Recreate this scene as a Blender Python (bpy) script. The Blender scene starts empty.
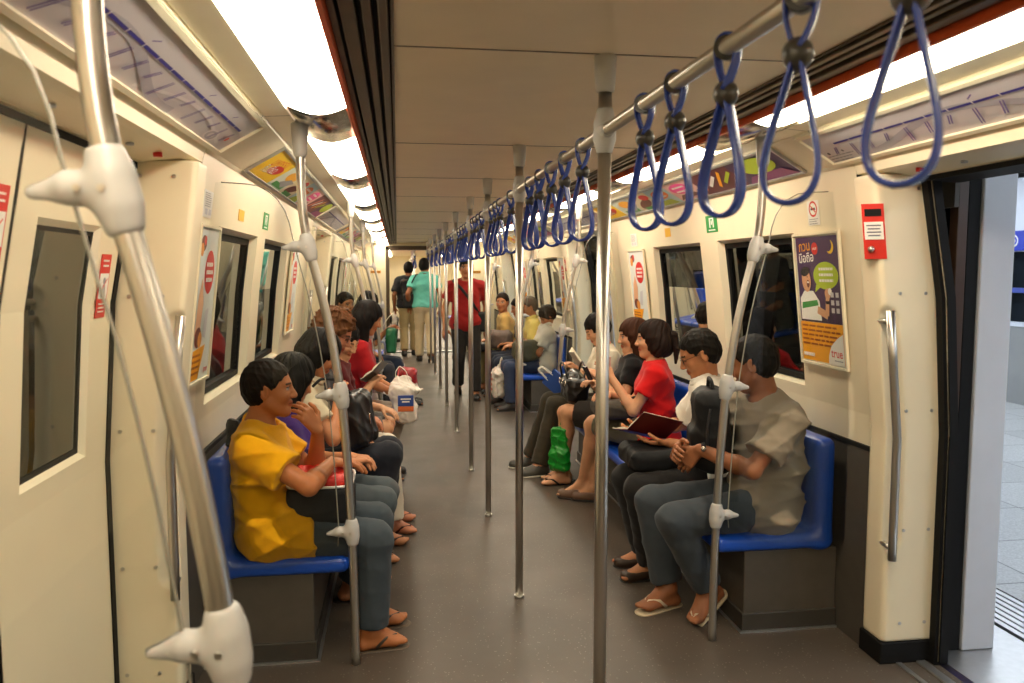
import bpy, bmesh, math, random
import numpy as np
from mathutils import Vector, Matrix
random.seed(7)
SC = bpy.context.scene
COL = SC.collection
# ------------------------------------------------------------------ camera
F_PX, YAW, PITCH = 800.0, math.radians(8.151), math.radians(4.894)
cam_data = bpy.data.cameras.new('camera')
cam = bpy.data.objects.new('camera', cam_data)
COL.objects.link(cam)
cam.location = (-0.58, 0.0, 1.6)
cam.rotation_euler = (math.pi / 2 - PITCH, 0.0, -YAW)
cam_data.sensor_width = 36.0
cam_data.lens = 36.0 * F_PX / 1024.0
cam_data.clip_start = 0.05
cam_data.clip_end = 200.0
cam_data.dof.use_dof = True
cam_data.dof.focus_distance = 4.6
cam_data.dof.aperture_fstop = 4.5
SC.camera = cam
# ------------------------------------------------------------------ world, exposure
wd = bpy.data.worlds.new('world')
SC.world = wd
wd.use_nodes = True
wd.node_tree.nodes['Background'].inputs[0].default_value = (0.9, 0.95, 1.0, 1)
wd.node_tree.nodes['Background'].inputs[1].default_value = 0.02
SC.view_settings.view_transform = 'Standard'
SC.view_settings.look = 'None'
SC.view_settings.gamma = 1.0
SC.view_settings.use_curve_mapping = False
SC.view_settings.exposure = 0.0
LAMP_STRENGTH = 18.5            # saloon fluorescent strips
LAMP_RGB = (1.0, 0.895, 0.69)
PLATFORM_STRENGTH = 21.0
PLATFORM_RGB = (0.84, 0.92, 1.0)
SC.cycles.max_bounces = 10
SC.cycles.diffuse_bounces = 5
SC.cycles.glossy_bounces = 5
SC.cycles.transparent_max_bounces = 24
SC.cycles.transmission_bounces = 6
SC.cycles.caustics_reflective = False
SC.cycles.caustics_refractive = False
SC.cycles.sample_clamp_indirect = 8.0
SC.cycles.use_denoising = True

# ------------------------------------------------------------------ materials
def lin(c):
    return tuple(((x / 255.0) / 12.92 if x / 255.0 <= 0.04045 else (((x / 255.0) + 0.055) / 1.055) ** 2.4) for x in c)

MATS = {}
def mat(name, rgb, rough=0.6, metal=0.0, noise=0.0, nscale=40.0, bump=0.0, bscale=200.0, spec=0.5, coat=0.0, vcol=False, sss=0.0, stretch=None, sheen=0.0):
    """A procedural Principled material; rgb is sRGB 0-255."""
    if name in MATS:
        return MATS[name]
    m = bpy.data.materials.new(name)
    m.use_nodes = True
    nt = m.node_tree
    b = nt.nodes['Principled BSDF']
    c = lin(rgb)
    b.inputs['Base Color'].default_value = (*c, 1)
    b.inputs['Roughness'].default_value = rough
    b.inputs['Metallic'].default_value = metal
    b.inputs['Specular IOR Level'].default_value = spec
    b.inputs['Coat Weight'].default_value = coat
    b.inputs['Sheen Weight'].default_value = sheen
    if sss:
        b.inputs['Subsurface Weight'].default_value = sss
        b.inputs['Subsurface Radius'].default_value = (0.012, 0.005, 0.003)
    tc = nt.nodes.new('ShaderNodeTexCoord')
    vec = tc.outputs['Object']
    if stretch:
        mp = nt.nodes.new('ShaderNodeMapping')
        mp.inputs['Scale'].default_value = stretch
        nt.links.new(vec, mp.inputs['Vector'])
        vec = mp.outputs['Vector']
    base = None
    if vcol:
        at = nt.nodes.new('ShaderNodeVertexColor')
        at.layer_name = 'Col'
        base = at.outputs['Color']
        nt.links.new(base, b.inputs['Base Color'])
    if noise:
        n = nt.nodes.new('ShaderNodeTexNoise')
        n.inputs['Scale'].default_value = nscale
        n.inputs['Detail'].default_value = 4
        nt.links.new(vec, n.inputs['Vector'])
        r = nt.nodes.new('ShaderNodeMapRange')
        r.inputs['From Min'].default_value = 0.3
        r.inputs['From Max'].default_value = 0.7
        r.inputs['To Min'].default_value = 1 - noise
        r.inputs['To Max'].default_value = 1 + noise
        nt.links.new(n.outputs['Fac'], r.inputs['Value'])
        mx = nt.nodes.new('ShaderNodeMix')
        mx.data_type = 'RGBA'
        mx.blend_type = 'MULTIPLY'
        mx.inputs['Factor'].default_value = 1
        mx.inputs['A'].default_value = (*c, 1)
        if base is not None:
            nt.links.new(base, mx.inputs['A'])
        nt.links.new(r.outputs['Result'], mx.inputs['B'])
        nt.links.new(mx.outputs['Result'], b.inputs['Base Color'])
    if bump:
        n2 = nt.nodes.new('ShaderNodeTexNoise')
        n2.inputs['Scale'].default_value = bscale
        n2.inputs['Detail'].default_value = 3
        nt.links.new(vec, n2.inputs['Vector'])
        bp = nt.nodes.new('ShaderNodeBump')
        bp.inputs['Strength'].default_value = bump
        bp.inputs['Distance'].default_value = 0.004
        nt.links.new(n2.outputs['Fac'], bp.inputs['Height'])
        nt.links.new(bp.outputs['Normal'], b.inputs['Normal'])
    MATS[name] = m
    return m

def cloth(rgb, name=None):
    return mat(name or 'fabric_%02x%02x%02x' % tuple(rgb), rgb, 0.85, noise=0.04, nscale=30, bump=0.12, bscale=350, spec=0.2, sheen=0.1)

def emit(name, rgb, strength):
    if name in MATS:
        return MATS[name]
    m = bpy.data.materials.new(name)
    m.use_nodes = True
    nt = m.node_tree
    b = nt.nodes['Principled BSDF']
    b.inputs['Base Color'].default_value = (*rgb, 1)
    b.inputs['Roughness'].default_value = 0.4
    b.inputs['Emission Color'].default_value = (*rgb, 1)
    b.inputs['Emission Strength'].default_value = strength
    MATS[name] = m
    return m

def glass(name, tint, gloss, rough=0.02):
    """Thin pane: a tinted see-through sheet with a Fresnel mirror on top."""
    if name in MATS:
        return MATS[name]
    m = bpy.data.materials.new(name)
    m.use_nodes = True
    nt = m.node_tree
    nt.nodes.remove(nt.nodes['Principled BSDF'])
    tr = nt.nodes.new('ShaderNodeBsdfTransparent')
    tr.inputs[0].default_value = (*tint, 1)
    gl = nt.nodes.new('ShaderNodeBsdfGlossy')
    gl.inputs['Roughness'].default_value = rough
    gl.inputs['Color'].default_value = (0.95, 0.97, 0.96, 1)
    fr = nt.nodes.new('ShaderNodeFresnel')
    fr.inputs['IOR'].default_value = gloss
    mx = nt.nodes.new('ShaderNodeMixShader')
    nt.links.new(fr.outputs[0], mx.inputs[0])
    nt.links.new(tr.outputs[0], mx.inputs[1])
    nt.links.new(gl.outputs[0], mx.inputs[2])
    nt.links.new(mx.outputs[0], nt.nodes['Material Output'].inputs[0])
    MATS[name] = m
    return m

M_CREAM = mat('cream_panel_paint', (238, 226, 196), 0.38, noise=0.02, nscale=6, bump=0.02, bscale=60)
M_CREAM2 = mat('cream_moulding_paint', (243, 233, 205), 0.35, noise=0.02, nscale=8)
M_CEIL = mat('ceiling_laminate', (246, 229, 198), 0.38, noise=0.03, nscale=5, bump=0.03, bscale=40)
M_DARK = mat('dark_grey_wall_panel', (78, 72, 64), 0.5, noise=0.08, nscale=14, bump=0.05, bscale=150)
M_STEEL = mat('brushed_stainless_steel', (200, 195, 186), 0.30, metal=1.0, noise=0.05, nscale=30, stretch=(40, 40, 1.2), bump=0.03, bscale=60)
M_GREYPLASTIC = mat('light_grey_plastic', (184, 182, 178), 0.42, noise=0.03, nscale=20, bump=0.03, bscale=120)
M_BLUE = mat('blue_moulded_plastic', (26, 82, 194), 0.3, noise=0.05, nscale=16, coat=0.25, bump=0.03, bscale=90)
M_BLACKRUB = mat('black_rubber', (12, 11, 11), 0.65, noise=0.1, nscale=40, bump=0.08, bscale=120, spec=0.25)
M_DARKMETAL = mat('dark_bronze_aluminium', (88, 76, 62), 0.38, metal=0.7, noise=0.06, nscale=30)
M_ALU = mat('aluminium_sill', (190, 190, 190), 0.35, metal=0.9, noise=0.05, nscale=30)
M_CHROME = mat('polished_metal_band', (215, 208, 195), 0.18, metal=1.0, noise=0.04, nscale=12)
M_RED = mat('red_enamel', (206, 38, 24), 0.4, noise=0.04, nscale=20)
M_ORANGE = mat('orange_red_trim_strip', (224, 92, 40), 0.4, noise=0.05, nscale=20)
M_WHITEP = mat('white_print', (240, 238, 230), 0.5, noise=0.02, nscale=30)
M_LAMP = emit('lamp_diffuser', LAMP_RGB, LAMP_STRENGTH)
M_PLAMP = emit('platform_lamp_diffuser', PLATFORM_RGB, PLATFORM_STRENGTH)
M_SCREEN = glass('clear_screen_glass', (0.95, 0.96, 0.95), 1.28)
M_WINDOW = glass('tinted_window_glass', (0.42, 0.45, 0.44), 1.85)
M_PSD = glass('platform_screen_glass', (0.30, 0.34, 0.38), 1.5)

def floor_material():
    m = bpy.data.materials.new('speckled_rubber_floor')
    m.use_nodes = True
    nt = m.node_tree
    b = nt.nodes['Principled BSDF']
    tc = nt.nodes.new('ShaderNodeTexCoord')
    n1 = nt.nodes.new('ShaderNodeTexNoise'); n1.inputs['Scale'].default_value = 1.6; n1.inputs['Detail'].default_value = 5
    r1 = nt.nodes.new('ShaderNodeValToRGB')
    r1.color_ramp.elements[0].position = 0.3; r1.color_ramp.elements[0].color = (*lin((72, 64, 56)), 1)
    r1.color_ramp.elements[1].position = 0.75; r1.color_ramp.elements[1].color = (*lin((92, 82, 72)), 1)
    v = nt.nodes.new('ShaderNodeTexVoronoi'); v.inputs['Scale'].default_value = 60
    wn = nt.nodes.new('ShaderNodeTexWhiteNoise')
    gt = nt.nodes.new('ShaderNodeMath'); gt.operation = 'LESS_THAN'; gt.inputs[1].default_value = 0.17
    g2 = nt.nodes.new('ShaderNodeMath'); g2.operation = 'GREATER_THAN'; g2.inputs[1].default_value = 0.55
    mu = nt.nodes.new('ShaderNodeMath'); mu.operation = 'MULTIPLY'
    mx = nt.nodes.new('ShaderNodeMix'); mx.data_type = 'RGBA'
    mx.inputs['B'].default_value = (*lin((132, 125, 114)), 1)
    L = nt.links.new
    L(tc.outputs['Object'], n1.inputs['Vector']); L(tc.outputs['Object'], v.inputs['Vector'])
    L(n1.outputs['Fac'], r1.inputs['Fac'])
    L(v.outputs['Distance'], gt.inputs[0]); L(v.outputs['Color'], wn.inputs['Vector'])
    L(wn.outputs['Value'], g2.inputs[0]); L(gt.outputs[0], mu.inputs[0]); L(g2.outputs[0], mu.inputs[1])
    L(mu.outputs[0], mx.inputs['Factor']); L(r1.outputs['Color'], mx.inputs['A'])
    L(mx.outputs['Result'], b.inputs['Base Color'])
    n3 = nt.nodes.new('ShaderNodeTexNoise'); n3.inputs['Scale'].default_value = 3.0; n3.inputs['Detail'].default_value = 6
    mr = nt.nodes.new('ShaderNodeMapRange'); mr.inputs['To Min'].default_value = 0.33; mr.inputs['To Max'].default_value = 0.55
    L(tc.outputs['Object'], n3.inputs['Vector']); L(n3.outputs['Fac'], mr.inputs['Value']); L(mr.outputs['Result'], b.inputs['Roughness'])
    n4 = nt.nodes.new('ShaderNodeTexNoise'); n4.inputs['Scale'].default_value = 220
    bp = nt.nodes.new('ShaderNodeBump'); bp.inputs['Strength'].default_value = 0.12; bp.inputs['Distance'].default_value = 0.002
    L(tc.outputs['Object'], n4.inputs['Vector']); L(n4.outputs['Fac'], bp.inputs['Height']); L(bp.outputs['Normal'], b.inputs['Normal'])
    return m

def granite_material():
    m = bpy.data.materials.new('granite_platform_tiles')
    m.use_nodes = True
    nt = m.node_tree
    b = nt.nodes['Principled BSDF']
    tc = nt.nodes.new('ShaderNodeTexCoord')
    br = nt.nodes.new('ShaderNodeTexBrick')
    br.inputs['Scale'].default_value = 1.0
    br.inputs['Color1'].default_value = (*lin((182, 184, 184)), 1)
    br.inputs['Color2'].default_value = (*lin((166, 168, 168)), 1)
    br.inputs['Mortar'].default_value = (*lin((110, 112, 112)), 1)
    br.inputs['Mortar Size'].default_value = 0.006
    br.inputs['Brick Width'].default_value = 0.9
    br.inputs['Row Height'].default_value = 0.6
    br.offset = 0.0
    n = nt.nodes.new('ShaderNodeTexNoise'); n.inputs['Scale'].default_value = 90; n.inputs['Detail'].default_value = 4
    mr = nt.nodes.new('ShaderNodeMapRange'); mr.inputs['From Min'].default_value = 0.3; mr.inputs['From Max'].default_value = 0.7; mr.inputs['To Min'].default_value = 0.75; mr.inputs['To Max'].default_value = 1.2
    mx = nt.nodes.new('ShaderNodeMix'); mx.data_type = 'RGBA'; mx.blend_type = 'MULTIPLY'; mx.inputs['Factor'].default_value = 1
    L = nt.links.new
    L(tc.outputs['Object'], br.inputs['Vector']); L(tc.outputs['Object'], n.inputs['Vector'])
    L(n.outputs['Fac'], mr.inputs['Value']); L(br.outputs['Color'], mx.inputs['A']); L(mr.outputs['Result'], mx.inputs['B'])
    L(mx.outputs['Result'], b.inputs['Base Color'])
    b.inputs['Roughness'].default_value = 0.35
    return m

# ------------------------------------------------------------------ object helpers
def tag(o, label=None, cat=None, group=None, kind=None):
    if label: o['label'] = label
    if cat: o['category'] = cat
    if group: o['group'] = group
    if kind: o['kind'] = kind
    return o

def empty(name, loc, label, cat, group=None):
    o = bpy.data.objects.new(name, None)
    o.empty_display_size = 0.05
    o.location = loc
    COL.objects.link(o)
    return tag(o, label, cat, group)

def link(name, me, parent=None, loc=None):
    o = bpy.data.objects.new(name, me)
    COL.objects.link(o)
    if loc is not None:
        o.location = loc
    if parent is not None:
        o.parent = parent
    return o

def copy_tree(o, loc=None, parent=None):
    c = o.copy()
    COL.objects.link(c)
    if parent is not None:
        c.parent = parent
    if loc is not None:
        c.location = loc
    for ch in list(o.children):
        copy_tree(ch, None, c)
    return c

class MB:
    """Collects shapes into one mesh; coordinates are relative to self.o (world origin of the mesh)."""
    def __init__(s, o=(0, 0, 0)):
        s.v = []; s.f = []; s.mi = []; s.sm = []; s.mats = []; s.o = np.array(o, float)
    def m(s, material):
        if material not in s.mats:
            s.mats.append(material)
        return s.mats.index(material)
    def add(s, verts, faces, material, smooth=False):
        b = len(s.v); i = s.m(material)
        for v in verts:
            s.v.append(tuple(np.asarray(v, float) - s.o))
        for f in faces:
            s.f.append(tuple(b + k for k in f)); s.mi.append(i); s.sm.append(smooth)
        return s
    def box(s, lo, hi, material, bevel=0.0):
        lo, hi = np.minimum(np.array(lo, float), np.array(hi, float)), np.maximum(np.array(lo, float), np.array(hi, float))
        if bevel <= 0 or min(hi - lo) < 2.2 * bevel:
            x0, y0, z0 = lo; x1, y1, z1 = hi
            return s.add([(x0, y0, z0), (x1, y0, z0), (x1, y1, z0), (x0, y1, z0), (x0, y0, z1), (x1, y0, z1), (x1, y1, z1), (x0, y1, z1)],
                         [(0, 3, 2, 1), (4, 5, 6, 7), (0, 1, 5, 4), (1, 2, 6, 5), (2, 3, 7, 6), (3, 0, 4, 7)], material)
        bm = bmesh.new()
        bmesh.ops.create_cube(bm, size=1.0)
        for v in bm.verts:
            v.co = Vector([lo[i] + (v.co[i] + 0.5) * (hi[i] - lo[i]) for i in range(3)])
        bmesh.ops.bevel(bm, geom=list(bm.edges), offset=bevel, segments=2, affect='EDGES', profile=0.5)
        bm.verts.index_update()
        vs = [tuple(v.co) for v in bm.verts]; fs = [tuple(v.index for v in f.verts) for f in bm.faces]
        bm.free()
        return s.add(vs, fs, material)
    def tube(s, pts, r, material, seg=12, closed=False, caps=True, radii=None, flat=None):
        """Sweep a circle (or an ellipse: flat=(ra, rb, up)) along pts."""
        P = [np.array(p, float) for p in pts]
        n = len(P)
        up = np.array([0, 0, 1.0]) if flat is None else np.array(flat[2], float)
        vs = []
        prev = None
        for i in range(n):
            if closed:
                t = P[(i + 1) % n] - P[(i - 1) % n]
            else:
                t = P[min(i + 1, n - 1)] - P[max(i - 1, 0)]
            t = t / (np.linalg.norm(t) + 1e-12)
            if flat is None:
                if prev is None:
                    a = np.cross(t, up)
                    if np.linalg.norm(a) < 1e-3:
                        a = np.cross(t, np.array([1.0, 0, 0]))
                else:
                    a = prev - t * np.dot(prev, t)
                a /= np.linalg.norm(a); prev = a
                b = np.cross(t, a)
                ra = rb = (radii[i] if radii is not None else r)
            else:
                a = up - t * np.dot(up, t); a /= np.linalg.norm(a)
                b = np.cross(t, a)
                k = radii[i] if radii is not None else 1.0
                ra, rb = flat[0] * k, flat[1] * k
            for k in range(seg):
                th = 2 * math.pi * k / seg
                vs.append(P[i] + a * ra * math.cos(th) + b * rb * math.sin(th))
        fs = []
        for i in range(n if closed else n - 1):
            j = (i + 1) % n
            for k in range(seg):
                k2 = (k + 1) % seg
                fs.append((i * seg + k, i * seg + k2, j * seg + k2, j * seg + k))
        s.add(vs, fs, material, True)
        if caps and not closed:
            b = len(s.v) - len(vs)
            i = s.m(material)
            s.f.append(tuple(b + k for k in range(seg))[::-1]); s.mi.append(i); s.sm.append(False)
            s.f.append(tuple(b + (n - 1) * seg + k for k in range(seg))); s.mi.append(i); s.sm.append(False)
        return s
    def sphere(s, c, r, material, seg=16, rings=10, sc=(1, 1, 1)):
        vs = [(c[0], c[1], c[2] - r * sc[2])]; fs = []
        for i in range(1, rings):
            a = -math.pi / 2 + math.pi * i / rings
            for k in range(seg):
                t = 2 * math.pi * k / seg
                vs.append((c[0] + r * sc[0] * math.cos(a) * math.cos(t), c[1] + r * sc[1] * math.cos(a) * math.sin(t), c[2] + r * sc[2] * math.sin(a)))
        vs.append((c[0], c[1], c[2] + r * sc[2]))
        for k in range(seg):
            fs.append((0, 1 + (k + 1) % seg, 1 + k))
            fs.append((len(vs) - 1, 1 + (rings - 2) * seg + k, 1 + (rings - 2) * seg + (k + 1) % seg))
        for i in range(rings - 2):
            for k in range(seg):
                a, b = 1 + i * seg + k, 1 + i * seg + (k + 1) % seg
                fs.append((a, b, b + seg, a + seg))
        return s.add(vs, fs, material, True)
    def prism(s, poly, axis, a, b, material):
        """Extrude a 2D polygon (in the two other axes, cyclic order) along axis from a to b."""
        o = [i for i in range(3) if i != axis]
        vs = []
        for t in (a, b):
            for p in poly:
                q = [0, 0, 0]; q[axis] = t; q[o[0]] = p[0]; q[o[1]] = p[1]
                vs.append(q)
        n = len(poly)
        fs = [tuple(range(n)), tuple(range(2 * n - 1, n - 1, -1))] + [(i, n + i, n + (i + 1) % n, (i + 1) % n) for i in range(n)]
        return s.add(vs, fs, material)
    def mesh(s, name):
        me = bpy.data.meshes.new(name)
        me.from_pydata([tuple(map(float, v)) for v in s.v], [], s.f)
        for m_ in s.mats:
            me.materials.append(m_)
        me.polygons.foreach_set('material_index', s.mi)
        me.polygons.foreach_set('use_smooth', s.sm)
        bm = bmesh.new(); bm.from_mesh(me)
        bmesh.ops.recalc_face_normals(bm, faces=bm.faces)
        bm.to_mesh(me); bm.free()
        me.update()
        return me
    def build(s, name, parent=None):
        """World-placed mesh whose origin is s.o (parent transforms here are pure translations)."""
        off = s.o.copy()
        if parent is not None:
            p = parent
            while p is not None:
                off = off - np.array(p.location); p = p.parent
        return link(name, s.mesh(name), parent, tuple(off))

# ------------------------------------------------------------------ distance fields -> meshes
def _axis(lo, hi, h, fine):
    xs = [lo]
    while xs[-1] < hi:
        st = h
        for a, b, hf in fine:
            if a - h <= xs[-1] <= b:
                st = min(st, hf)
        xs.append(xs[-1] + st)
    return np.array(xs, np.float32)

class Field:
    def __init__(s, lo, hi, h, fine=()):
        s.h = h
        s.ax = [_axis(lo[i], hi[i], h, [(f[0][i], f[1][i], f[2]) for f in fine]) for i in range(3)]
        s.d = np.full([len(a) for a in s.ax], 1.0, np.float32)
    def region(s, lo, hi):
        sl = []
        for i in range(3):
            a = max(int(np.searchsorted(s.ax[i], lo[i])) - 1, 0)
            b = min(int(np.searchsorted(s.ax[i], hi[i])) + 1, len(s.ax[i]))
            if b <= a:
                return None, None
            sl.append(slice(a, b))
        X = s.ax[0][sl[0]][:, None, None]; Y = s.ax[1][sl[1]][None, :, None]; Z = s.ax[2][sl[2]][None, None, :]
        return tuple(sl), (X, Y, Z)
    def op(s, lo, hi, fn, k=0.0, mode='add'):
        m = k + 2.5 * s.h
        sl, P = s.region([v - m for v in lo], [v + m for v in hi])
        if sl is None:
            return s
        d = fn(*P); a = s.d[sl]
        if mode == 'add':
            if k > 0:
                hh = np.maximum(k - np.abs(a - d), 0) / k
                s.d[sl] = np.minimum(a, d) - hh * hh * k * 0.25
            else:
                s.d[sl] = np.minimum(a, d)
        else:
            d = -d
            if k > 0:
                hh = np.maximum(k - np.abs(a - d), 0) / k
                s.d[sl] = np.maximum(a, d) + hh * hh * k * 0.25
            else:
                s.d[sl] = np.maximum(a, d)
        return s
    def cone(s, a, b, ra, rb, k=0.03, flat=None, clip=(), mode='add'):
        """Tapered capsule; flat=(unit vector, f) widens it along the vector by 1/f; clip=[(point, normal)] keeps the side the normal points away from."""
        a = np.array(a, float); b = np.array(b, float)
        r = max(ra, rb)
        ext = np.full(3, r)
        if flat is not None:
            ext = r + np.abs(np.array(flat[0])) * (r / flat[1] - r)
        lo = np.minimum(a, b) - ext; hi = np.maximum(a, b) + ext
        def fn(X, Y, Z):
            q = [X - a[0], Y - a[1], Z - a[2]]
            ba = b - a
            if flat is not None:
                u = np.array(flat[0], float); f = flat[1]
                l = (q[0] * u[0] + q[1] * u[1] + q[2] * u[2]) * (1 - f)
                q = [q[i] - l * u[i] for i in range(3)]
                ba = ba - u * np.dot(ba, u) * (1 - f)
            L2 = float(np.dot(ba, ba)) + 1e-12
            t = np.clip((q[0] * ba[0] + q[1] * ba[1] + q[2] * ba[2]) / L2, 0, 1)
            d = np.sqrt((q[0] - t * ba[0]) ** 2 + (q[1] - t * ba[1]) ** 2 + (q[2] - t * ba[2]) ** 2) - (ra + (rb - ra) * t)
            for p0, n in clip:
                n = np.array(n, float); n = n / np.linalg.norm(n)
                d = np.maximum(d, (X - p0[0]) * n[0] + (Y - p0[1]) * n[1] + (Z - p0[2]) * n[2])
            return d.astype(np.float32)
        return s.op(lo, hi, fn, k, mode)
    def chain(s, pts, rs, k=0.02, **kw):
        for i in range(len(pts) - 1):
            s.cone(pts[i], pts[i + 1], rs[i], rs[i + 1], k, **kw)
        return s
    def ell(s, c, r, R=None, k=0.03, mode='add', clip=()):
        """Ellipsoid with radii r along the rows of R."""
        c = np.array(c, float); r = np.array(r, float)
        R = np.eye(3) if R is None else np.array(R, float)
        ext = np.sqrt(((R * r[:, None]) ** 2).sum(0))
        def fn(X, Y, Z):
            q = [X - c[0], Y - c[1], Z - c[2]]
            l = [(q[0] * R[i, 0] + q[1] * R[i, 1] + q[2] * R[i, 2]) for i in range(3)]
            k0 = np.sqrt(sum((l[i] / r[i]) ** 2 for i in range(3)))
            k1 = np.sqrt(sum((l[i] / r[i] ** 2) ** 2 for i in range(3))) + 1e-9
            d = k0 * (k0 - 1) / k1
            for p0, n in clip:
                n = np.array(n, float); n = n / np.linalg.norm(n)
                d = np.maximum(d, (X - p0[0]) * n[0] + (Y - p0[1]) * n[1] + (Z - p0[2]) * n[2])
            return d.astype(np.float32)
        return s.op(c - ext, c + ext, fn, k, mode)
    def rbox(s, c, half, rad, R=None, k=0.02, mode='add'):
        c = np.array(c, float); hf = np.array(half, float) - rad
        R = np.eye(3) if R is None else np.array(R, float)
        ext = np.abs(R * np.array(half)[:, None]).sum(0)
        def fn(X, Y, Z):
            q = [X - c[0], Y - c[1], Z - c[2]]
            l = [np.abs(q[0] * R[i, 0] + q[1] * R[i, 1] + q[2] * R[i, 2]) - hf[i] for i in range(3)]
            out = np.sqrt(sum(np.maximum(v, 0) ** 2 for v in l))
            ins = np.minimum(np.maximum(np.maximum(l[0], l[1]), l[2]), 0)
            return (out + ins - rad).astype(np.float32)
        return s.op(c - ext, c + ext, fn, k, mode)
    def plane(s, p0, n):
        """Cut away everything on the side the normal points to."""
        n = np.array(n, float); n = n / np.linalg.norm(n)
        X = s.ax[0][:, None, None]; Y = s.ax[1][None, :, None]; Z = s.ax[2][None, None, :]
        s.d = np.maximum(s.d, (X - p0[0]) * n[0] + (Y - p0[1]) * n[1] + (Z - p0[2]) * n[2]).astype(np.float32)
        return s
    def folds(s, amp, scale, seed=0, dirv=None):
        """Soft cloth creases."""
        rg = np.random.RandomState(seed)
        X = s.ax[0][:, None, None]; Y = s.ax[1][None, :, None]; Z = s.ax[2][None, None, :]
        band = np.abs(s.d) < 0.06
        if not band.any():
            return s
        tot = 0
        for i in range(4):
            v = rg.randn(3)
            if dirv is not None:
                v = v * 0.45 + np.array(dirv) * rg.choice([-1, 1]) * 1.2
            v = v / np.linalg.norm(v) * scale * (0.7 + 0.6 * rg.rand())
            w = rg.randn(3); w = w / np.linalg.norm(w) * scale * 0.5
            ph = np.sin(X * w[0] + Y * w[1] + Z * w[2] + rg.rand() * 6) * 1.3
            tot = tot + (1 - np.abs(np.sin(X * v[0] + Y * v[1] + Z * v[2] + ph + rg.rand() * 6))) ** 2.5 - 0.25
        s.d = np.where(band, s.d - amp * tot * 0.5, s.d).astype(np.float32)
        return s
    def strands(s, c, axis, fwd, n, amp, seed=0):
        """Locks of hair running down from the crown."""
        axis = axis / np.linalg.norm(axis); a = fwd - axis * np.dot(fwd, axis); a = a / np.linalg.norm(a); b = np.cross(axis, a)
        X = s.ax[0][:, None, None] - c[0]; Y = s.ax[1][None, :, None] - c[1]; Z = s.ax[2][None, None, :] - c[2]
        u = X * a[0] + Y * a[1] + Z * a[2]; v = X * b[0] + Y * b[1] + Z * b[2]; w = X * axis[0] + Y * axis[1] + Z * axis[2]
        th = np.arctan2(v, u + 1e-6); rr = np.sqrt(u * u + v * v)
        wob = 0.35 * np.sin(w * 42 + seed) + 0.25 * np.sin(w * 80 + th * 2 + seed * 2)
        k = np.clip(rr / 0.06, 0, 1)
        p = 0.6 * (1 - np.abs(np.sin(th * n * 0.5 + wob + seed))) + 0.4 * (1 - np.abs(np.sin(th * n * 0.87 + 1.7 * wob + seed * 3))) - 0.4
        s.d = np.where(np.abs(s.d) < 0.05, s.d + amp * k * p, s.d).astype(np.float32)
        return s
    def nets(s):
        d = s.d; neg = d < 0
        A = neg.astype(np.uint8)
        c = sum(A[i:A.shape[0] - 1 + i, j:A.shape[1] - 1 + j, k:A.shape[2] - 1 + k] for i in (0, 1) for j in (0, 1) for k in (0, 1))
        cells = (c > 0) & (c < 8)
        I, J, K = np.nonzero(cells)
        n = len(I)
        idx = np.full(cells.shape, -1, np.int32); idx[I, J, K] = np.arange(n)
        acc = np.zeros((n, 3)); cnt = np.zeros(n)
        for ax in range(3):
            o = [i for i in range(3) if i != ax]
            for u in (0, 1):
                for v in (0, 1):
                    a = [0, 0, 0]; a[o[0]] = u; a[o[1]] = v
                    b = list(a); b[ax] = 1
                    ia = (I + a[0], J + a[1], K + a[2]); ib = (I + b[0], J + b[1], K + b[2])
                    da, db = d[ia], d[ib]
                    m = (da < 0) != (db < 0)
                    t = np.where(m, da / np.where(m, da - db, 1), 0)
                    t = np.clip(t, 0.02, 0.98)
                    for q in range(3):
                        pa = s.ax[q][ia[q]]; pb = s.ax[q][ib[q]]
                        acc[:, q] += np.where(m, pa + (pb - pa) * t, 0)
                    cnt += m
        verts = acc / np.maximum(cnt, 1)[:, None]
        quads = []
        for ax in range(3):
            lo = [slice(None)] * 3; hi = [slice(None)] * 3
            lo[ax] = slice(0, -1); hi[ax] = slice(1, None)
            sa, sb = neg[tuple(lo)], neg[tuple(hi)]
            E = np.array(np.nonzero(sa != sb))
            o1, o2 = [(1, 2), (2, 0), (0, 1)][ax]
            ok = (E[o1] > 0) & (E[o2] > 0) & (E[o1] < d.shape[o1] - 1) & (E[o2] < d.shape[o2] - 1)
            E = E[:, ok]
            def cell(d1, d2):
                q = [E[0].copy(), E[1].copy(), E[2].copy()]
                q[o1] = q[o1] + d1; q[o2] = q[o2] + d2
                return idx[q[0], q[1], q[2]]
            Q = np.stack([cell(-1, -1), cell(0, -1), cell(0, 0), cell(-1, 0)], 1)
            fl = ~sa[E[0], E[1], E[2]]
            Q[fl] = Q[fl][:, ::-1]
            quads.append(Q)
        Q = np.concatenate(quads)
        Q = Q[(Q >= 0).all(1)]
        return verts, Q
    def mesh(s, name, material, origin=(0, 0, 0), smooth_iter=1, color=None):
        V, Q = s.nets()
        if len(V) == 0:
            return bpy.data.meshes.new(name)
        for _ in range(smooth_iter):
            acc = np.zeros_like(V); cnt = np.zeros(len(V))
            for a, b in ((0, 1), (1, 2), (2, 3), (3, 0)):
                np.add.at(acc, Q[:, a], V[Q[:, b]]); np.add.at(cnt, Q[:, a], 1)
                np.add.at(acc, Q[:, b], V[Q[:, a]]); np.add.at(cnt, Q[:, b], 1)
            V = V * 0.5 + 0.5 * acc / np.maximum(cnt, 1)[:, None]
        return quad_mesh(name, V, Q, material, origin, color)

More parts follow.
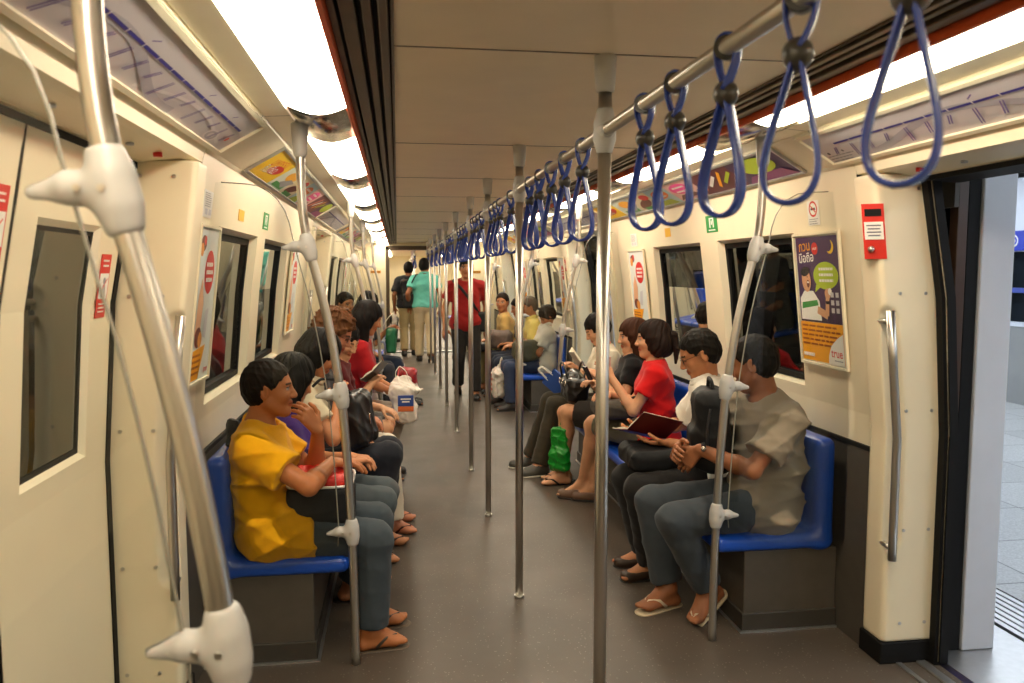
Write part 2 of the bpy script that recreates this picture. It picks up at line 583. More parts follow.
def quad_mesh(name, V, Q, material, origin=(0, 0, 0), color=None):
    me = bpy.data.meshes.new(name)
    me.vertices.add(len(V)); me.loops.add(Q.size); me.polygons.add(len(Q))
    me.vertices.foreach_set('co', (V - np.array(origin)).astype(np.float32).ravel())
    me.loops.foreach_set('vertex_index', Q.astype(np.int32).ravel())
    me.polygons.foreach_set('loop_start', np.arange(0, Q.size, 4, dtype=np.int32))
    me.polygons.foreach_set('use_smooth', np.ones(len(Q), bool))
    me.materials.append(material)
    me.update(calc_edges=True)
    me.validate()
    if color is not None:
        at = me.color_attributes.new('Col', 'FLOAT_COLOR', 'POINT')
        c = color(V)
        at.data.foreach_set('color', np.concatenate([c, np.ones((len(c), 1))], 1).astype(np.float32).ravel())
    return me

def place(me, name, parent, world):
    off = np.array(world, float)
    p = parent
    while p is not None:
        off = off - np.array(p.location); p = p.parent
    return link(name, me, parent, tuple(off))
# ================================================================== THE SETTING
Y0, Y1 = -3.2, 16.2
DOORS = [2.10, 7.85, 13.60]
DW = 0.81                                             # half width of a doorway
def WX(z): return float(np.interp(z, [0, 1.0, 1.5, 2.05, 2.3], [1.385, 1.385, 1.338, 1.262, 1.24]))
def DX(z): return float(np.interp(z, [0, .95, 1.5, 1.98], [1.58, 1.58, 1.54, 1.45]))
def JX(z): return float(np.interp(z, [0, .95, 1.5, 1.98, 2.1], [1.365, 1.365, 1.31, 1.25, 1.235]))
BAYS = [(Y0, 1.14), (3.06, 6.89), (8.81, 12.64), (14.56, Y1)]

def sheet(mb, side, prof, ys, zs, holes, material, depth=0.0, hole_mat=None, thick=0.0):
    """A wall following prof(z) with rectangular holes (ya, yb, za, zb) and reveals going outward by depth."""
    ys = sorted(set([round(v, 4) for v in ys] + [round(v, 4) for h in holes for v in h[:2]]))
    zs = sorted(set([round(v, 4) for v in zs] + [round(v, 4) for h in holes for v in h[2:]]))
    for i in range(len(ys) - 1):
        for j in range(len(zs) - 1):
            yc, zc = (ys[i] + ys[i + 1]) / 2, (zs[j] + zs[j + 1]) / 2
            if any(h[0] < yc < h[1] and h[2] < zc < h[3] for h in holes):
                continue
            q = [(side * prof(z), y, z) for y, z in ((ys[i], zs[j]), (ys[i + 1], zs[j]), (ys[i + 1], zs[j + 1]), (ys[i], zs[j + 1]))]
            mb.add(q, [(0, 1, 2, 3)], material)
            if thick:
                mb.add([(x + side * thick, y, z) for x, y, z in q], [(0, 1, 2, 3)], material)
    for h in holes:
        r = 0.03                                      # chamfered corners on the opening
        hz = [h[2]] + [z for z in zs if h[2] < z < h[3]] + [h[3]]
        loop = [(h[0], z) for z in hz] + [(h[1], z) for z in reversed(hz)]
        n = len(loop)
        a = [(side * prof(z), y, z) for y, z in loop]
        cy, cz = (h[0] + h[1]) / 2, (h[2] + h[3]) / 2
        b = [(side * (prof(z) + depth), y + (cy - y) / abs(cy - y) * 0.018, z + (0.018 if z <= h[2] + 1e-6 else -0.018 if z >= h[3] - 1e-6 else 0)) for y, z in loop]
        mb.add(a + b, [(k, (k + 1) % n, n + (k + 1) % n, n + k) for k in range(n)], hole_mat or material)
    return mb

def pane(mb, side, prof, h, off, material, inset=0.0):
    zs = [h[2] + inset, 1.5, h[3] - inset] if h[2] < 1.5 < h[3] else [h[2] + inset, h[3] - inset]
    for i in range(len(zs) - 1):
        mb.add([(side * (prof(z) + off), y, z) for y, z in ((h[0] + inset, zs[i]), (h[1] - inset, zs[i]), (h[1] - inset, zs[i + 1]), (h[0] + inset, zs[i + 1]))], [(0, 1, 2, 3)], material)

def frame_bars(mb, side, prof, h, off, w, material, t=0.012):
    zs = [z for z in (h[2], 1.5, h[3]) if h[2] <= z <= h[3]]
    for y in (h[0], h[1]):
        d = 1 if y == h[0] else -1
        for i in range(len(zs) - 1):
            P = [(side * (prof(zs[i]) + off), y, zs[i]), (side * (prof(zs[i]) + off), y + d * w, zs[i]), (side * (prof(zs[i + 1]) + off), y + d * w, zs[i + 1]), (side * (prof(zs[i + 1]) + off), y, zs[i + 1])]
            Q = [(x - side * t, yy, z) for x, yy, z in P]
            mb.add(P + Q, [(0, 1, 2, 3), (4, 5, 6, 7), (0, 1, 5, 4), (1, 2, 6, 5), (2, 3, 7, 6), (3, 0, 4, 7)], material)
    for z in (h[2], h[3]):
        d = 1 if z == h[2] else -1
        x = side * (prof(z) + off); x2 = side * (prof(z + d * w) + off)
        P = [(x, h[0], z), (x, h[1], z), (x2, h[1], z + d * w), (x2, h[0], z + d * w)]
        Q = [(a - side * t, b, c) for a, b, c in P]
        mb.add(P + Q, [(0, 1, 2, 3), (4, 5, 6, 7), (0, 1, 5, 4), (1, 2, 6, 5), (2, 3, 7, 6), (3, 0, 4, 7)], material)

# floor
fl = MB()
fl.box((-1.62, Y0, -0.06), (1.60, Y1, 0.0), floor_material())
tag(fl.build('floor'), kind='structure')

# windows of the bench bays
WINS = {-1: [(3.43, 4.36), (4.60, 5.52)], 1: [(3.62, 4.55), (4.82, 5.75)]}
def bay_windows(side, k):
    w = [(a + (k - 1) * 5.75, b + (k - 1) * 5.75, 1.055, 1.79) for a, b in WINS[side]]
    y0, y1 = BAYS[k]
    return [h for h in w if h[0] > y0 and h[1] < y1]

nwin = 0
for side, nm in ((-1, 'left'), (1, 'right')):
    wl = MB()
    wins = []
    for k, (ya, yb) in enumerate(BAYS):
        hs = bay_windows(side, k)
        wins += hs
        sheet(wl, side, WX, [ya, yb], [0.86, 1.0, 1.25, 1.5, 1.8, 2.06], hs, M_CREAM, 0.055, M_CREAM2)
        # lower grey panel behind the seats
        sheet(wl, side, lambda z: 1.375, [ya, yb], [0.0, 0.86], [], M_DARK)
        wl.box((side * 1.372, ya, 0.853), (side * 1.392, yb, 0.872), M_BLACKRUB)
        # outer skin of the car
        wl.box((side * 1.60, ya - 0.15, -0.05), (side * 1.62, yb + 0.15, 0.98), M_DARK)
        wl.box((side * 1.60, ya - 0.15, 1.86), (side * 1.62, yb + 0.15, 2.25), M_DARK)
        # thin joint lines of the panels
    for d in DOORS:                                  # wall above each doorway
        wl.box((side * 1.43, d - DW - 0.15, 1.975), (side * 1.62, d + DW + 0.15, 2.25), M_CREAM)
    tag(wl.build('wall_' + nm), kind='structure')
    for h in wins:
        nwin += 1
        w = MB()
        frame_bars(w, side, WX, (h[0] + .018, h[1] - .018, h[2] + .018, h[3] - .018), 0.058, 0.028, M_BLACKRUB, 0.02)
        wo = tag(w.build('window_%d' % nwin), kind='structure')
        p = MB(); pane(p, side, WX, h, 0.056, M_WINDOW, 0.02); p.build('pane', wo)

# end walls
ew = MB()
for s in (-1, 1):
    ew.box((s * 0.76, Y1, 0), (s * 1.62, Y1 + 0.05, 2.25), M_CREAM)
ew.box((-0.76, Y1, 2.12), (0.76, Y1 + 0.05, 2.25), M_CREAM)
tag(ew.build('wall_front'), kind='structure')
rw = MB(); rw.box((-1.62, Y0 - 0.05, -0.05), (1.62, Y0, 2.25), M_CREAM)
tag(rw.build('wall_rear'), kind='structure')
gf = MB()
for s in (-1, 1):
    gf.box((s * 0.73, Y1 - 0.03, 0), (s * 0.80, Y1 + 0.06, 2.13), M_DARKMETAL, 0.006)
gf.box((-0.80, Y1 - 0.03, 2.06), (0.80, Y1 + 0.06, 2.14), M_DARKMETAL, 0.006)
gf.box((-0.76, Y1 - 0.04, 0), (0.76, Y1 + 0.08, 0.028), M_ALU, 0.004)
tag(gf.build('trim_1'), kind='structure')

# ceiling: centre panel with joints, grooved strips, red edge, coves
ce = MB()
ce.box((-0.58, Y0, 2.20), (0.58, Y1, 2.24), M_CEIL)
for y in (-1.0, 0.62, 2.2, 3.8, 5.15, 6.4, 7.95, 9.6, 11.1, 12.6, 14.2, 15.6):
    ce.box((-0.58, y - 0.003, 2.1985), (0.58, y + 0.003, 2.201), M_DARKMETAL)
ce.box((-1.62, Y0, 2.25), (1.62, Y1, 2.28), M_DARK)
tag(ce.build('ceiling'), kind='structure')
tn = 1
for s in (-1, 1):
    tn += 1
    t = MB()
    t.box((s * 0.58, Y0, 2.235), (s * 0.745, Y1, 2.25), M_BLACKRUB)
    for i, (a, b, z) in enumerate([(0.58, 0.588, 2.193), (0.594, 0.616, 2.186), (0.630, 0.652, 2.186), (0.666, 0.700, 2.178), (0.710, 0.728, 2.186)]):
        t.box((s * a, Y0, z), (s * b, Y1, 2.24), M_DARKMETAL, 0.003)
    tag(t.build('trim_%d' % tn), kind='structure')
    tn += 1
    t = MB(); t.box((s * 0.729, Y0, 2.160), (s * 0.744, Y1, 2.24), M_ORANGE, 0.002)
    tag(t.build('trim_%d' % tn), kind='structure')
    tn += 1
    t = MB()
    prof = [(0.958, 2.225), (0.958, 2.172), (1.05, 2.166), (1.054, 2.172), (1.058, 2.162), (1.25, 2.05), (1.262, 2.036), (1.268, 2.04), (1.275, 2.06), (1.30, 2.225)]
    segs = [(ya, yb, False) for ya, yb in BAYS] + [(d - DW - 0.15, d + DW + 0.15, True) for d in DOORS]
    for ya, yb, door in segs:
        pr = prof if not door else [(0.958, 2.225), (0.958, 2.172), (1.05, 2.166), (1.054, 2.172), (1.058, 2.162), (1.25, 2.05), (1.262, 2.03), (1.27, 1.998), (1.30, 1.992), (1.452, 1.974), (1.47, 1.974), (1.47, 2.225)]
        v = []
        for y in (ya + 0.003, yb - 0.003):
            v += [(s * x, y, z) for x, z in pr]
        n = len(pr)
        t.add(v, [(i, i + 1, n + i + 1, n + i) for i in range(n - 1)], M_CREAM2)
    if True:
        for d in DOORS:
            for y in (d - DW - 0.15, d + DW + 0.15):
                t.add([(s * x, y, z) for x, z in [(1.25, 2.05), (1.262, 2.03), (1.27, 1.998), (1.45, 1.974), (1.47, 2.225), (1.24, 2.06)]], [(0, 1, 2, 3, 4, 5)], M_CREAM2)
            for y in (d - 0.62, d - 0.1, d + 0.45):   # screws in the soffit over the doors
                t.tube([(s * 1.36, y, 1.986), (s * 1.36, y, 1.978)], 0.012, M_ALU, 10)
            t.tube([(s * 1.34, d + 0.66, 1.99), (s * 1.34, d + 0.66, 1.974)], 0.014, M_RED, 10)
    tag(t.build('trim_%d' % tn), kind='structure')

# ------------------------------------------------------------------ door pillars (with the recessed grab-handle groove)
def pillar_mesh():
    """Built for the right-hand far jamb of a doorway: face toward -y at y=0, inner side toward -x; x measured from JX(z)."""
    f = Field((-0.03, -0.02, -0.01), (0.25, 0.17, 2.02), 0.011)
    f.rbox((0.12, 0.075, 1.0), (0.12, 0.075, 1.2), 0.022, k=0)
    f.cone((0.018, -0.012, 0.52), (0.018, -0.012, 1.42), 0.042, 0.042, 0.02, mode='cut')
    f.plane((0, 0, 0.09), (0, 0, -1)); f.plane((0, 0, 1.985), (0, 0, 1))
    V, Q = f.nets()
    V[:, 0] += np.interp(V[:, 2], [0, .95, 1.5, 1.98, 2.1], [1.365, 1.365, 1.31, 1.25, 1.235])
    return V, Q
PV, PQ = pillar_mesh()
for d in DOORS:
    for side in (-1, 1):
        for end in (-1, 1):
            if d == DOORS[0] and end == -1:
                continue
            yf = d + end * DW
            V = PV.copy(); V[:, 0] *= side; V[:, 1] = yf + end * V[:, 1]
            Q = PQ if side * end > 0 else PQ[:, ::-1]
            tn += 1
            po = place(quad_mesh('trim', V, Q, M_CREAM, (side * 1.4, yf, 0)), 'trim_%d' % tn, None, (side * 1.4, yf, 0))
            tag(po, kind='structure')
            kb = MB(po.location)
            kb.box((side * 1.358, yf - end * 0.004, 0), (side * 1.60, yf + end * 0.152, 0.092), M_BLACKRUB, 0.006)
            kb.build('kick_plate', po)
            for zz in (0.17, 0.56, 1.05, 1.52, 1.93):
                for dx in (0.075, 0.185):
                    x = JX(zz) + dx
                    sb = MB((side * x, yf, zz))
                    sb.tube([(side * x, yf + end * 0.002, zz), (side * x, yf - end * 0.003, zz)], 0.007, M_STEEL, 8)
                    sb.build('screw', po)
# vertical handles on the pillars
def pillar_handle(side, yf, end, label):
    e = empty('grab_bar', (side * 1.36, yf - end * 0.04, 0.45), label, 'handle', 'steel handles on the door pillars')
    pts = [(side * (JX(z) - 0.0), yf - end * 0.045, z) for z in (0.455, 0.6, 0.8, 0.95, 1.02, 1.1, 1.25, 1.455)]
    MB(e.location).tube(pts, 0.0165, M_STEEL, 14).build('rod', e)
    for z in (0.50, 1.41):
        MB(e.location).tube([(side * JX(z), yf - end * 0.045, z), (side * (JX(z) + 0.012), yf + end * 0.05, z)], 0.011, M_STEEL, 10).build('bracket', e)
NUM = ['first', 'second', 'third', 'fourth', 'fifth', 'sixth', 'seventh', 'eighth', 'ninth', 'tenth', 'eleventh', 'twelfth']
pillar_handle(1, DOORS[0] + DW, 1, 'bent steel grab handle on the cream pillar beside the open doorway')
pillar_handle(-1, DOORS[0] + DW, 1, 'bent steel grab handle between the closed door and the yellow-shirted person')
for i, d in enumerate(DOORS):
    if i:
        pillar_handle(1, d + DW, 1, 'steel grab handle on the far pillar of the %s doorway on the platform side' % NUM[i])
        pillar_handle(-1, d + DW, 1, 'steel grab handle on the far pillar of the %s doorway on the tunnel side' % NUM[i])
        pillar_handle(1, d - DW, -1, 'steel grab handle on the near pillar of the %s doorway on the platform side' % NUM[i])
        pillar_handle(-1, d - DW, -1, 'steel grab handle on the near pillar of the %s doorway on the tunnel side' % NUM[i])

# ------------------------------------------------------------------ sliding doors
dn = 0
def door_leaf(side, ya, yb, wa, wb, off=0.0):
    global dn
    dn += 1
    o = (side * (1.56 + off), (ya + yb) / 2, 0)
    px = lambda z: DX(z) + off
    m = MB(o)
    h = (wa, wb, 1.015, 1.745)
    sheet(m, side, px, [ya, yb], [0.015, 0.5, 0.95, 1.25, 1.5, 1.8, 1.975], [h], M_CREAM, 0.02, M_CREAM2)
    for y in (ya, yb):
        for z0, z1 in ((0.015, 0.95), (0.95, 1.5), (1.5, 1.975)):
            P = [(side * px(z0), y - 0.006, z0), (side * px(z0), y + 0.006, z0), (side * px(z1), y + 0.006, z1), (side * px(z1), y - 0.006, z1)]
            R = [(x + side * 0.035, yy, z) for x, yy, z in P]
            m.add(P + R, [(0, 1, 2, 3), (4, 5, 6, 7), (0, 1, 5, 4), (1, 2, 6, 5), (2, 3, 7, 6), (3, 0, 4, 7)], M_BLACKRUB)
    do = tag(m.build('door_%d' % dn), kind='structure')
    f = MB(o); frame_bars(f, side, px, (wa + .016, wb - .016, 1.03, 1.73), 0.03, 0.016, M_BLACKRUB, 0.012); f.build('window_seal', do)
    p = MB(o); pane(p, side, px, h, 0.022, M_WINDOW, 0.01); p.build('pane', do)
    return do
for i, d in enumerate(DOORS):
    door_leaf(-1, d + 0.004, d + 0.775, d + 0.135, d + 0.59)
    door_leaf(-1, d - 0.775, d - 0.004, d - 0.59, d - 0.135)
    if i == 0:
        door_leaf(1, d + 0.765, d + 1.53, d + 0.9, d + 1.35, 0.012)
    else:
        door_leaf(1, d + 0.77, d + 1.53, d + 0.9, d + 1.35, 0.012)
        door_leaf(1, d - 1.53, d - 0.77, d - 1.35, d - 0.9, 0.012)
    tn += 1
    g = MB()                                          # dark jamb rubber beside the leaves, header rubber, sills
    for e in (-1, 1):
        for z0, z1 in ((0.0, 0.95), (0.95, 1.5), (1.5, 1.975)):
            for s in (-1, 1):
                yy = d + e * 0.79
                P = [(s * (DX(z0) - 0.004), yy - 0.018, z0), (s * (DX(z0) - 0.004), yy + 0.018, z0), (s * (DX(z1) - 0.004), yy + 0.018, z1), (s * (DX(z1) - 0.004), yy - 0.018, z1)]
                R = [(x + s * 0.06, a, z) for x, a, z in P]
                g.add(P + R, [(0, 1, 2, 3), (4, 5, 6, 7), (0, 1, 5, 4), (1, 2, 6, 5), (2, 3, 7, 6), (3, 0, 4, 7)], M_BLACKRUB)
    for s in (-1, 1):
        g.box((s * 1.448, d - DW, 1.955), (s * 1.62, d + DW, 1.978), M_BLACKRUB)
        g.box((s * 1.43, d - DW, -0.002), (s * 1.452, d + DW, 0.006), M_ALU)
        g.box((s * 1.52, d - DW, -0.002), (s * 1.56, d + DW, 0.008), M_ALU, 0.002)
    tag(g.build('trim_%d' % tn), kind='structure')

# ------------------------------------------------------------------ tunnel on the closed side
tw = MB(); tw.box((-2.6, Y0 - 2, -1.2), (-2.5, Y1 + 12, 3.2), mat('tunnel_concrete', (64, 62, 58), 0.9, noise=0.2, nscale=3))
tag(tw.build('wall_tunnel'), kind='structure')

# ------------------------------------------------------------------ platform on the open side
M_PFRAME = mat('white_powder_coat', (216, 222, 234), 0.4, noise=0.02, nscale=10)
M_PGREY = mat('platform_grey_panel', (150, 152, 152), 0.45, noise=0.04, nscale=4)
pf = MB()
pf.box((2.42, Y0 - 2, -0.05), (9.0, Y1 + 4, 0.005), granite_material())
pf.box((1.64, Y0 - 2, -0.06), (2.10, Y1 + 4, 0.0), M_ALU)
pf.box((1.605, Y0 - 2, -0.07), (1.64, Y1 + 4, -0.03), mat('painted_blue_gap_light', (60, 56, 150), 0.5))  # blue-violet light in the platform gap, put into this strip's colour
for i in range(7):                                    # ribbed metal strip
    x = 2.12 + i * 0.043
    pf.box((x, Y0 - 2, -0.05), (x + 0.03, Y1 + 4, 0.004), M_ALU)
pf.box((2.10, Y0 - 2, -0.06), (2.42, Y1 + 4, -0.012), M_BLACKRUB)
tag(pf.build('floor_platform'), kind='structure')
psn = 0
M_BROWN = mat('dark_brown_door_frame', (74, 50, 34), 0.4, noise=0.06, nscale=20)
for i, d in enumerate(DOORS):
    # white posts each side of the platform doors, dark sliding frames beside them
    for e in (-1, 1):
        tn += 1
        p = MB()
        y = d + e * 0.93
        p.box((1.775, y - 0.06, 0.0), (1.925, y + 0.06, 2.35), M_PFRAME, 0.006)
        p.box((1.715, y - 0.05 * e, 0.0), (1.772, y + e * 0.09, 2.3), M_BLACKRUB, 0.004)
        tag(p.build('trim_%d' % tn), kind='structure')
        tn += 1
        p = MB()
        ya, yb = sorted((d + e * 0.86, d + e * 1.62))
        for yy in (ya, yb - 0.05):
            p.box((1.655, yy, 0.02), (1.70, yy + 0.05, 2.25), M_BROWN, 0.004)
        p.box((1.655, ya, 0.02), (1.70, yb, 0.12), M_BROWN); p.box((1.655, ya, 2.15), (1.70, yb, 2.25), M_BROWN)
        so = tag(p.build('trim_%d' % tn), kind='structure')
        q = MB(); q.box((1.672, ya + 0.05, 0.12), (1.680, yb - 0.05, 2.15), M_PSD); q.build('pane', so)
    # fixed screens between doors
    ya = d + 1.05
    yb = DOORS[i + 1] - 1.05 if i < 2 else Y1 + 2
    tn += 1
    p = MB()
    n = 3
    for k in range(n + 1):
        yy = ya + (yb - ya) * k / n
        p.box((1.80, yy - 0.03, 0.0), (1.87, yy + 0.03, 2.35), M_BROWN, 0.004)
    p.box((1.80, ya, 0.0), (1.87, yb, 0.35), M_DARK); p.box((1.80, ya, 2.2), (1.87, yb, 2.35), M_BROWN)
    so = tag(p.build('trim_%d' % tn), kind='structure')
    q = MB(); q.box((1.83, ya, 0.35), (1.838, yb, 2.2), M_PSD); q.build('pane', so)
tn += 1
p = MB(); p.box((1.76, Y0 - 2, 2.30), (1.98, Y1 + 4, 2.75), mat('platform_header_panel', (44, 42, 42), 0.5, noise=0.05, nscale=5))
tag(p.build('trim_%d' % tn), kind='structure')
# far side of the platform: base panel, dark glazing with white mullions, header with a blue sign
XF = 6.9
p = MB()
p.box((XF, Y0 - 2, 0), (XF + 0.2, Y1 + 6, 0.95), M_PGREY)
p.box((XF - 0.01, Y0 - 2, 0.95), (XF + 0.2, Y1 + 6, 1.0), M_PFRAME)
p.box((XF, Y0 - 2, 1.86), (XF + 0.2, Y1 + 6, 2.75), M_PFRAME)
p.box((XF + 0.10, Y0 - 2, 1.0), (XF + 0.2, Y1 + 6, 1.86), mat('dark_platform_glazing', (24, 30, 36), 0.12, noise=0.05, nscale=3))
p.box((XF + 0.0, Y0 - 2, 1.36), (XF + 0.05, Y1 + 6, 1.42), mat('blue_band_film', (70, 86, 168), 0.4))
y = -2.0
while y < Y1 + 5:
    p.box((XF - 0.005, y, 1.0), (XF + 0.08, y + 0.06, 1.86), M_PFRAME); y += 1.15
tag(p.build('wall_platform'), kind='structure')
p = MB()
p.box((1.98, Y0 - 2, 3.0), (9.0, Y1 + 6, 3.05), M_PGREY)
for i in range(26):
    x = 2.1 + i * 0.18
    p.box((x, Y0 - 2, 2.92), (x + 0.05, Y1 + 6, 2.99), mat('dark_ceiling_baffle', (70, 66, 60), 0.6))
tag(p.build('ceiling_platform'), kind='structure')
for i, x in enumerate((3.9, 5.8)):
    e = empty('platform_light', (x, 6.0, 2.86), ['bright platform strip light nearest the train, outside the open doorway', 'bright platform strip light near the far platform glazing'][i], 'light')
    MB(e.location).box((x - 0.12, -4.0, 2.86), (x + 0.12, 18.0, 2.90), M_PFRAME, 0.004).build('housing', e)
    MB(e.location).box((x - 0.10, -3.95, 2.84), (x + 0.10, 17.95, 2.858), M_PLAMP).build('diffuser', e)
# platform sign
e = empty('platform_sign', (XF - 0.02, 9.05, 1.9), 'small blue sign with a white round emblem above the far platform glazing', 'sign')
MB(e.location).box((XF - 0.03, 8.7, 1.87), (XF - 0.005, 10.4, 2.11), mat('blue_sign_face', (44, 62, 178), 0.4), 0.004).build('sign_board', e)
m = MB(e.location)
for r, c in ((0.075, M_WHITEP), (0.055, mat('blue_sign_face', (44, 62, 178))), (0.03, M_WHITEP)):
    n = 24; x = XF - 0.031 - (0.08 - r) * 0.02
    m.add([(x, 8.86 + r * math.cos(k * 2 * math.pi / n), 1.99 + r * math.sin(k * 2 * math.pi / n)) for k in range(n)], [tuple(range(n))], c)
m.build('emblem', e)
# next car seen through the gangway
GY = Y1 + 1.0
nx = MB()
nx.box((-0.9, Y1, -0.05), (0.9, GY, -0.005), M_DARK)
nx.box((-1.45, GY, -0.06), (1.45, GY + 12, -0.002), bpy.data.materials['speckled_rubber_floor'])
tag(nx.build('floor_next_car'), kind='structure')
nw = MB()
for s in (-1, 1):
    nw.box((s * 0.80, Y1 + 0.05, 0), (s * 0.86, GY, 2.1), M_DARK)
    nw.box((s * 1.38, GY, 0.86), (s * 1.42, GY + 12, 2.2), M_CREAM)
    nw.box((s * 1.38, GY, 0), (s * 1.42, GY + 12, 0.86), M_DARK)
    nw.box((s * 0.80, GY, 0), (s * 1.42, GY + 0.05, 2.2), M_CREAM)
nw.box((-0.86, Y1 + 0.05, 2.08), (0.86, GY, 2.12), M_DARK)
nw.box((-1.42, GY, 2.2), (1.42, GY + 12, 2.24), M_CEIL)
nw.box((-1.42, GY + 12, 0), (1.42, GY + 12.05, 2.2), M_CREAM)
tag(nw.build('wall_next_car'), kind='structure')
# ================================================================== FIXTURES
# ------------------------------------------------------------------ strip lights
LIGHTS_Y = [1.565 + 1.955 * k for k in range(-2, 8)]
def light_profile(drop=0.0):
    return [(0.745 + 0.21 * i / 10.0, 2.186 - drop - 0.030 * math.sin(math.pi * i / 10.0)) for i in range(11)]
def make_light(side):
    e = empty('ceiling_light', (side * 0.85, 0, 2.17), 'x', 'light', 'strip lights above the %s' % ('closed doors' if side < 0 else 'open doors'))
    pr = light_profile()
    m = MB(e.location)
    v = [(side * x, y, z) for y in (0.0, 1.385) for x, z in pr]
    m.add(v, [(i, i + 1, 12 + i, 11 + i) for i in range(10)], M_LAMP, True)
    m.build('diffuser', e)
    m = MB(e.location)
    pr2 = light_profile(0.008)
    ys = (1.378, 1.392, 1.942, 1.962)
    v = [(side * x, y, z + (0.012 if j in (0, 3) else 0)) for j, y in enumerate(ys) for x, z in pr2]
    m.add(v, [(j * 11 + i, j * 11 + i + 1, (j + 1) * 11 + i + 1, (j + 1) * 11 + i) for j in range(3) for i in range(10)], M_CHROME, True)
    m.build('metal_band', e)
    return e
for side in (-1, 1):
    proto = make_light(side)
    vis = 0
    for k, y in enumerate(LIGHTS_Y):
        o = proto if k == 0 else copy_tree(proto)
        o.location = (side * 0.85, y, 2.17)
        where = 'above the closed doors' if side < 0 else 'beyond the hanging straps'
        o['label'] = ('strip light panel behind the camera, %s, %s' % (where, ['farthest back', 'just behind it'][k])) if k < 2 else '%s strip light panel of the row %s' % (NUM[k - 2], where)

# ------------------------------------------------------------------ poles, clamps, overhead rail
def bulge(m, base, axis, L, r0, r1, material, seg=16):
    base = np.array(base, float); axis = np.array(axis, float); axis /= np.linalg.norm(axis)
    prof = [(0, r0 * 0.92), (0.04, r0), (0.3, r1), (0.7, r1), (0.96, r0), (1.0, r0 * 0.92)]
    m.tube([base + axis * L * t for t, _ in prof], 1, material, seg, radii=[r for _, r in prof])
CENTRE_Y = [2.22, 3.80, 5.15, 6.38, 7.98, 9.62, 11.1, 12.6, 14.2, 15.4]
RAIL_Z = 1.995
def make_centre_pole():
    e = empty('grab_pole', (0, 0, 0), 'x', 'pole', 'upright poles down the middle of the aisle')
    MB().tube([(0, 0, 0), (0, 0, 2.19)], 0.019, M_STEEL, 20).build('tube', e)
    m = MB(); m.tube([(0, 0, 2.2), (0, 0, 2.19), (0, 0, 2.14), (0, 0, 2.105), (0, 0, 2.10)], 1, M_GREYPLASTIC, 18, radii=[0.031, 0.031, 0.029, 0.026, 0.021]); m.build('ceiling_cap', e)
    m = MB(); bulge(m, (0, 0, RAIL_Z - 0.062), (0, 0, 1), 0.124, 0.023, 0.032, M_GREYPLASTIC)
    bulge(m, (0, -0.045, RAIL_Z), (0, 1, 0), 0.09, 0.020, 0.027, M_GREYPLASTIC)
    m.build('rail_clamp', e)
    MB().tube([(0, 0, 0), (0, 0, 0.012)], 0.024, M_STEEL, 16).build('foot_ring', e)
    return e
proto = make_centre_pole()
for i, y in enumerate(CENTRE_Y):
    o = proto if i == 0 else copy_tree(proto)
    o.location = (0, y, 0)
    o['label'] = '%s upright steel pole along the middle of the aisle, counting from the camera' % NUM[i]
m = MB((0, 0, RAIL_Z)); m.tube([(0, -1.0, RAIL_Z), (0, 15.45, RAIL_Z)], 0.0165, M_STEEL, 18)
tag(m.build('overhead_rail'), 'long steel overhead rail carrying the blue hanging straps', 'rail')

def pole_curve(side):
    pts = [(0.770, 0.0), (0.772, 0.30), (0.776, 0.55), (0.790, 0.85), (0.808, 1.11), (0.845, 1.36), (0.885, 1.55), (0.920, 1.68), (0.937, 1.76), (0.946, 1.84), (0.948, 1.92), (0.948, 2.15)]
    return [(side * (x - 0.004), z) for x, z in pts]
def pole_x(side, z):
    c = pole_curve(side); return float(np.interp(z, [p[1] for p in c], [p[0] for p in c]))

def clamp_mesh(tilt):
    """Grey moulded clamp: sleeve along the pole with a fin pointing to +x, in its own frame."""
    f = Field((-0.05, -0.04, -0.08), (0.13, 0.04, 0.08), 0.0036)
    ax = np.array([math.sin(tilt), 0, math.cos(tilt)])
    f.cone(-ax * 0.040, ax * 0.040, 0.0245, 0.0245, 0.0)
    f.cone(-ax * 0.016, ax * 0.016, 0.028, 0.028, 0.012)
    f.plane(ax * 0.055, ax); f.plane(-ax * 0.055, -ax)
    f.cone((0.016, 0, 0), (0.052, 0, 0.003), 0.0215, 0.020, 0.014)
    f.cone((0.052, 0, 0.003), (0.095, 0, -0.003), 0.020, 0.009, 0.010, flat=((0, 1, 0), 1.5))
    return f.mesh('clamp', M_GREYPLASTIC, (0, 0, 0), 2)
def clamp_screw():
    m = MB()
    m.tube([(0, -0.003, 0), (0, 0.010, 0)], 0.0048, M_STEEL, 10)
    return m.mesh('screw')
CL = {}
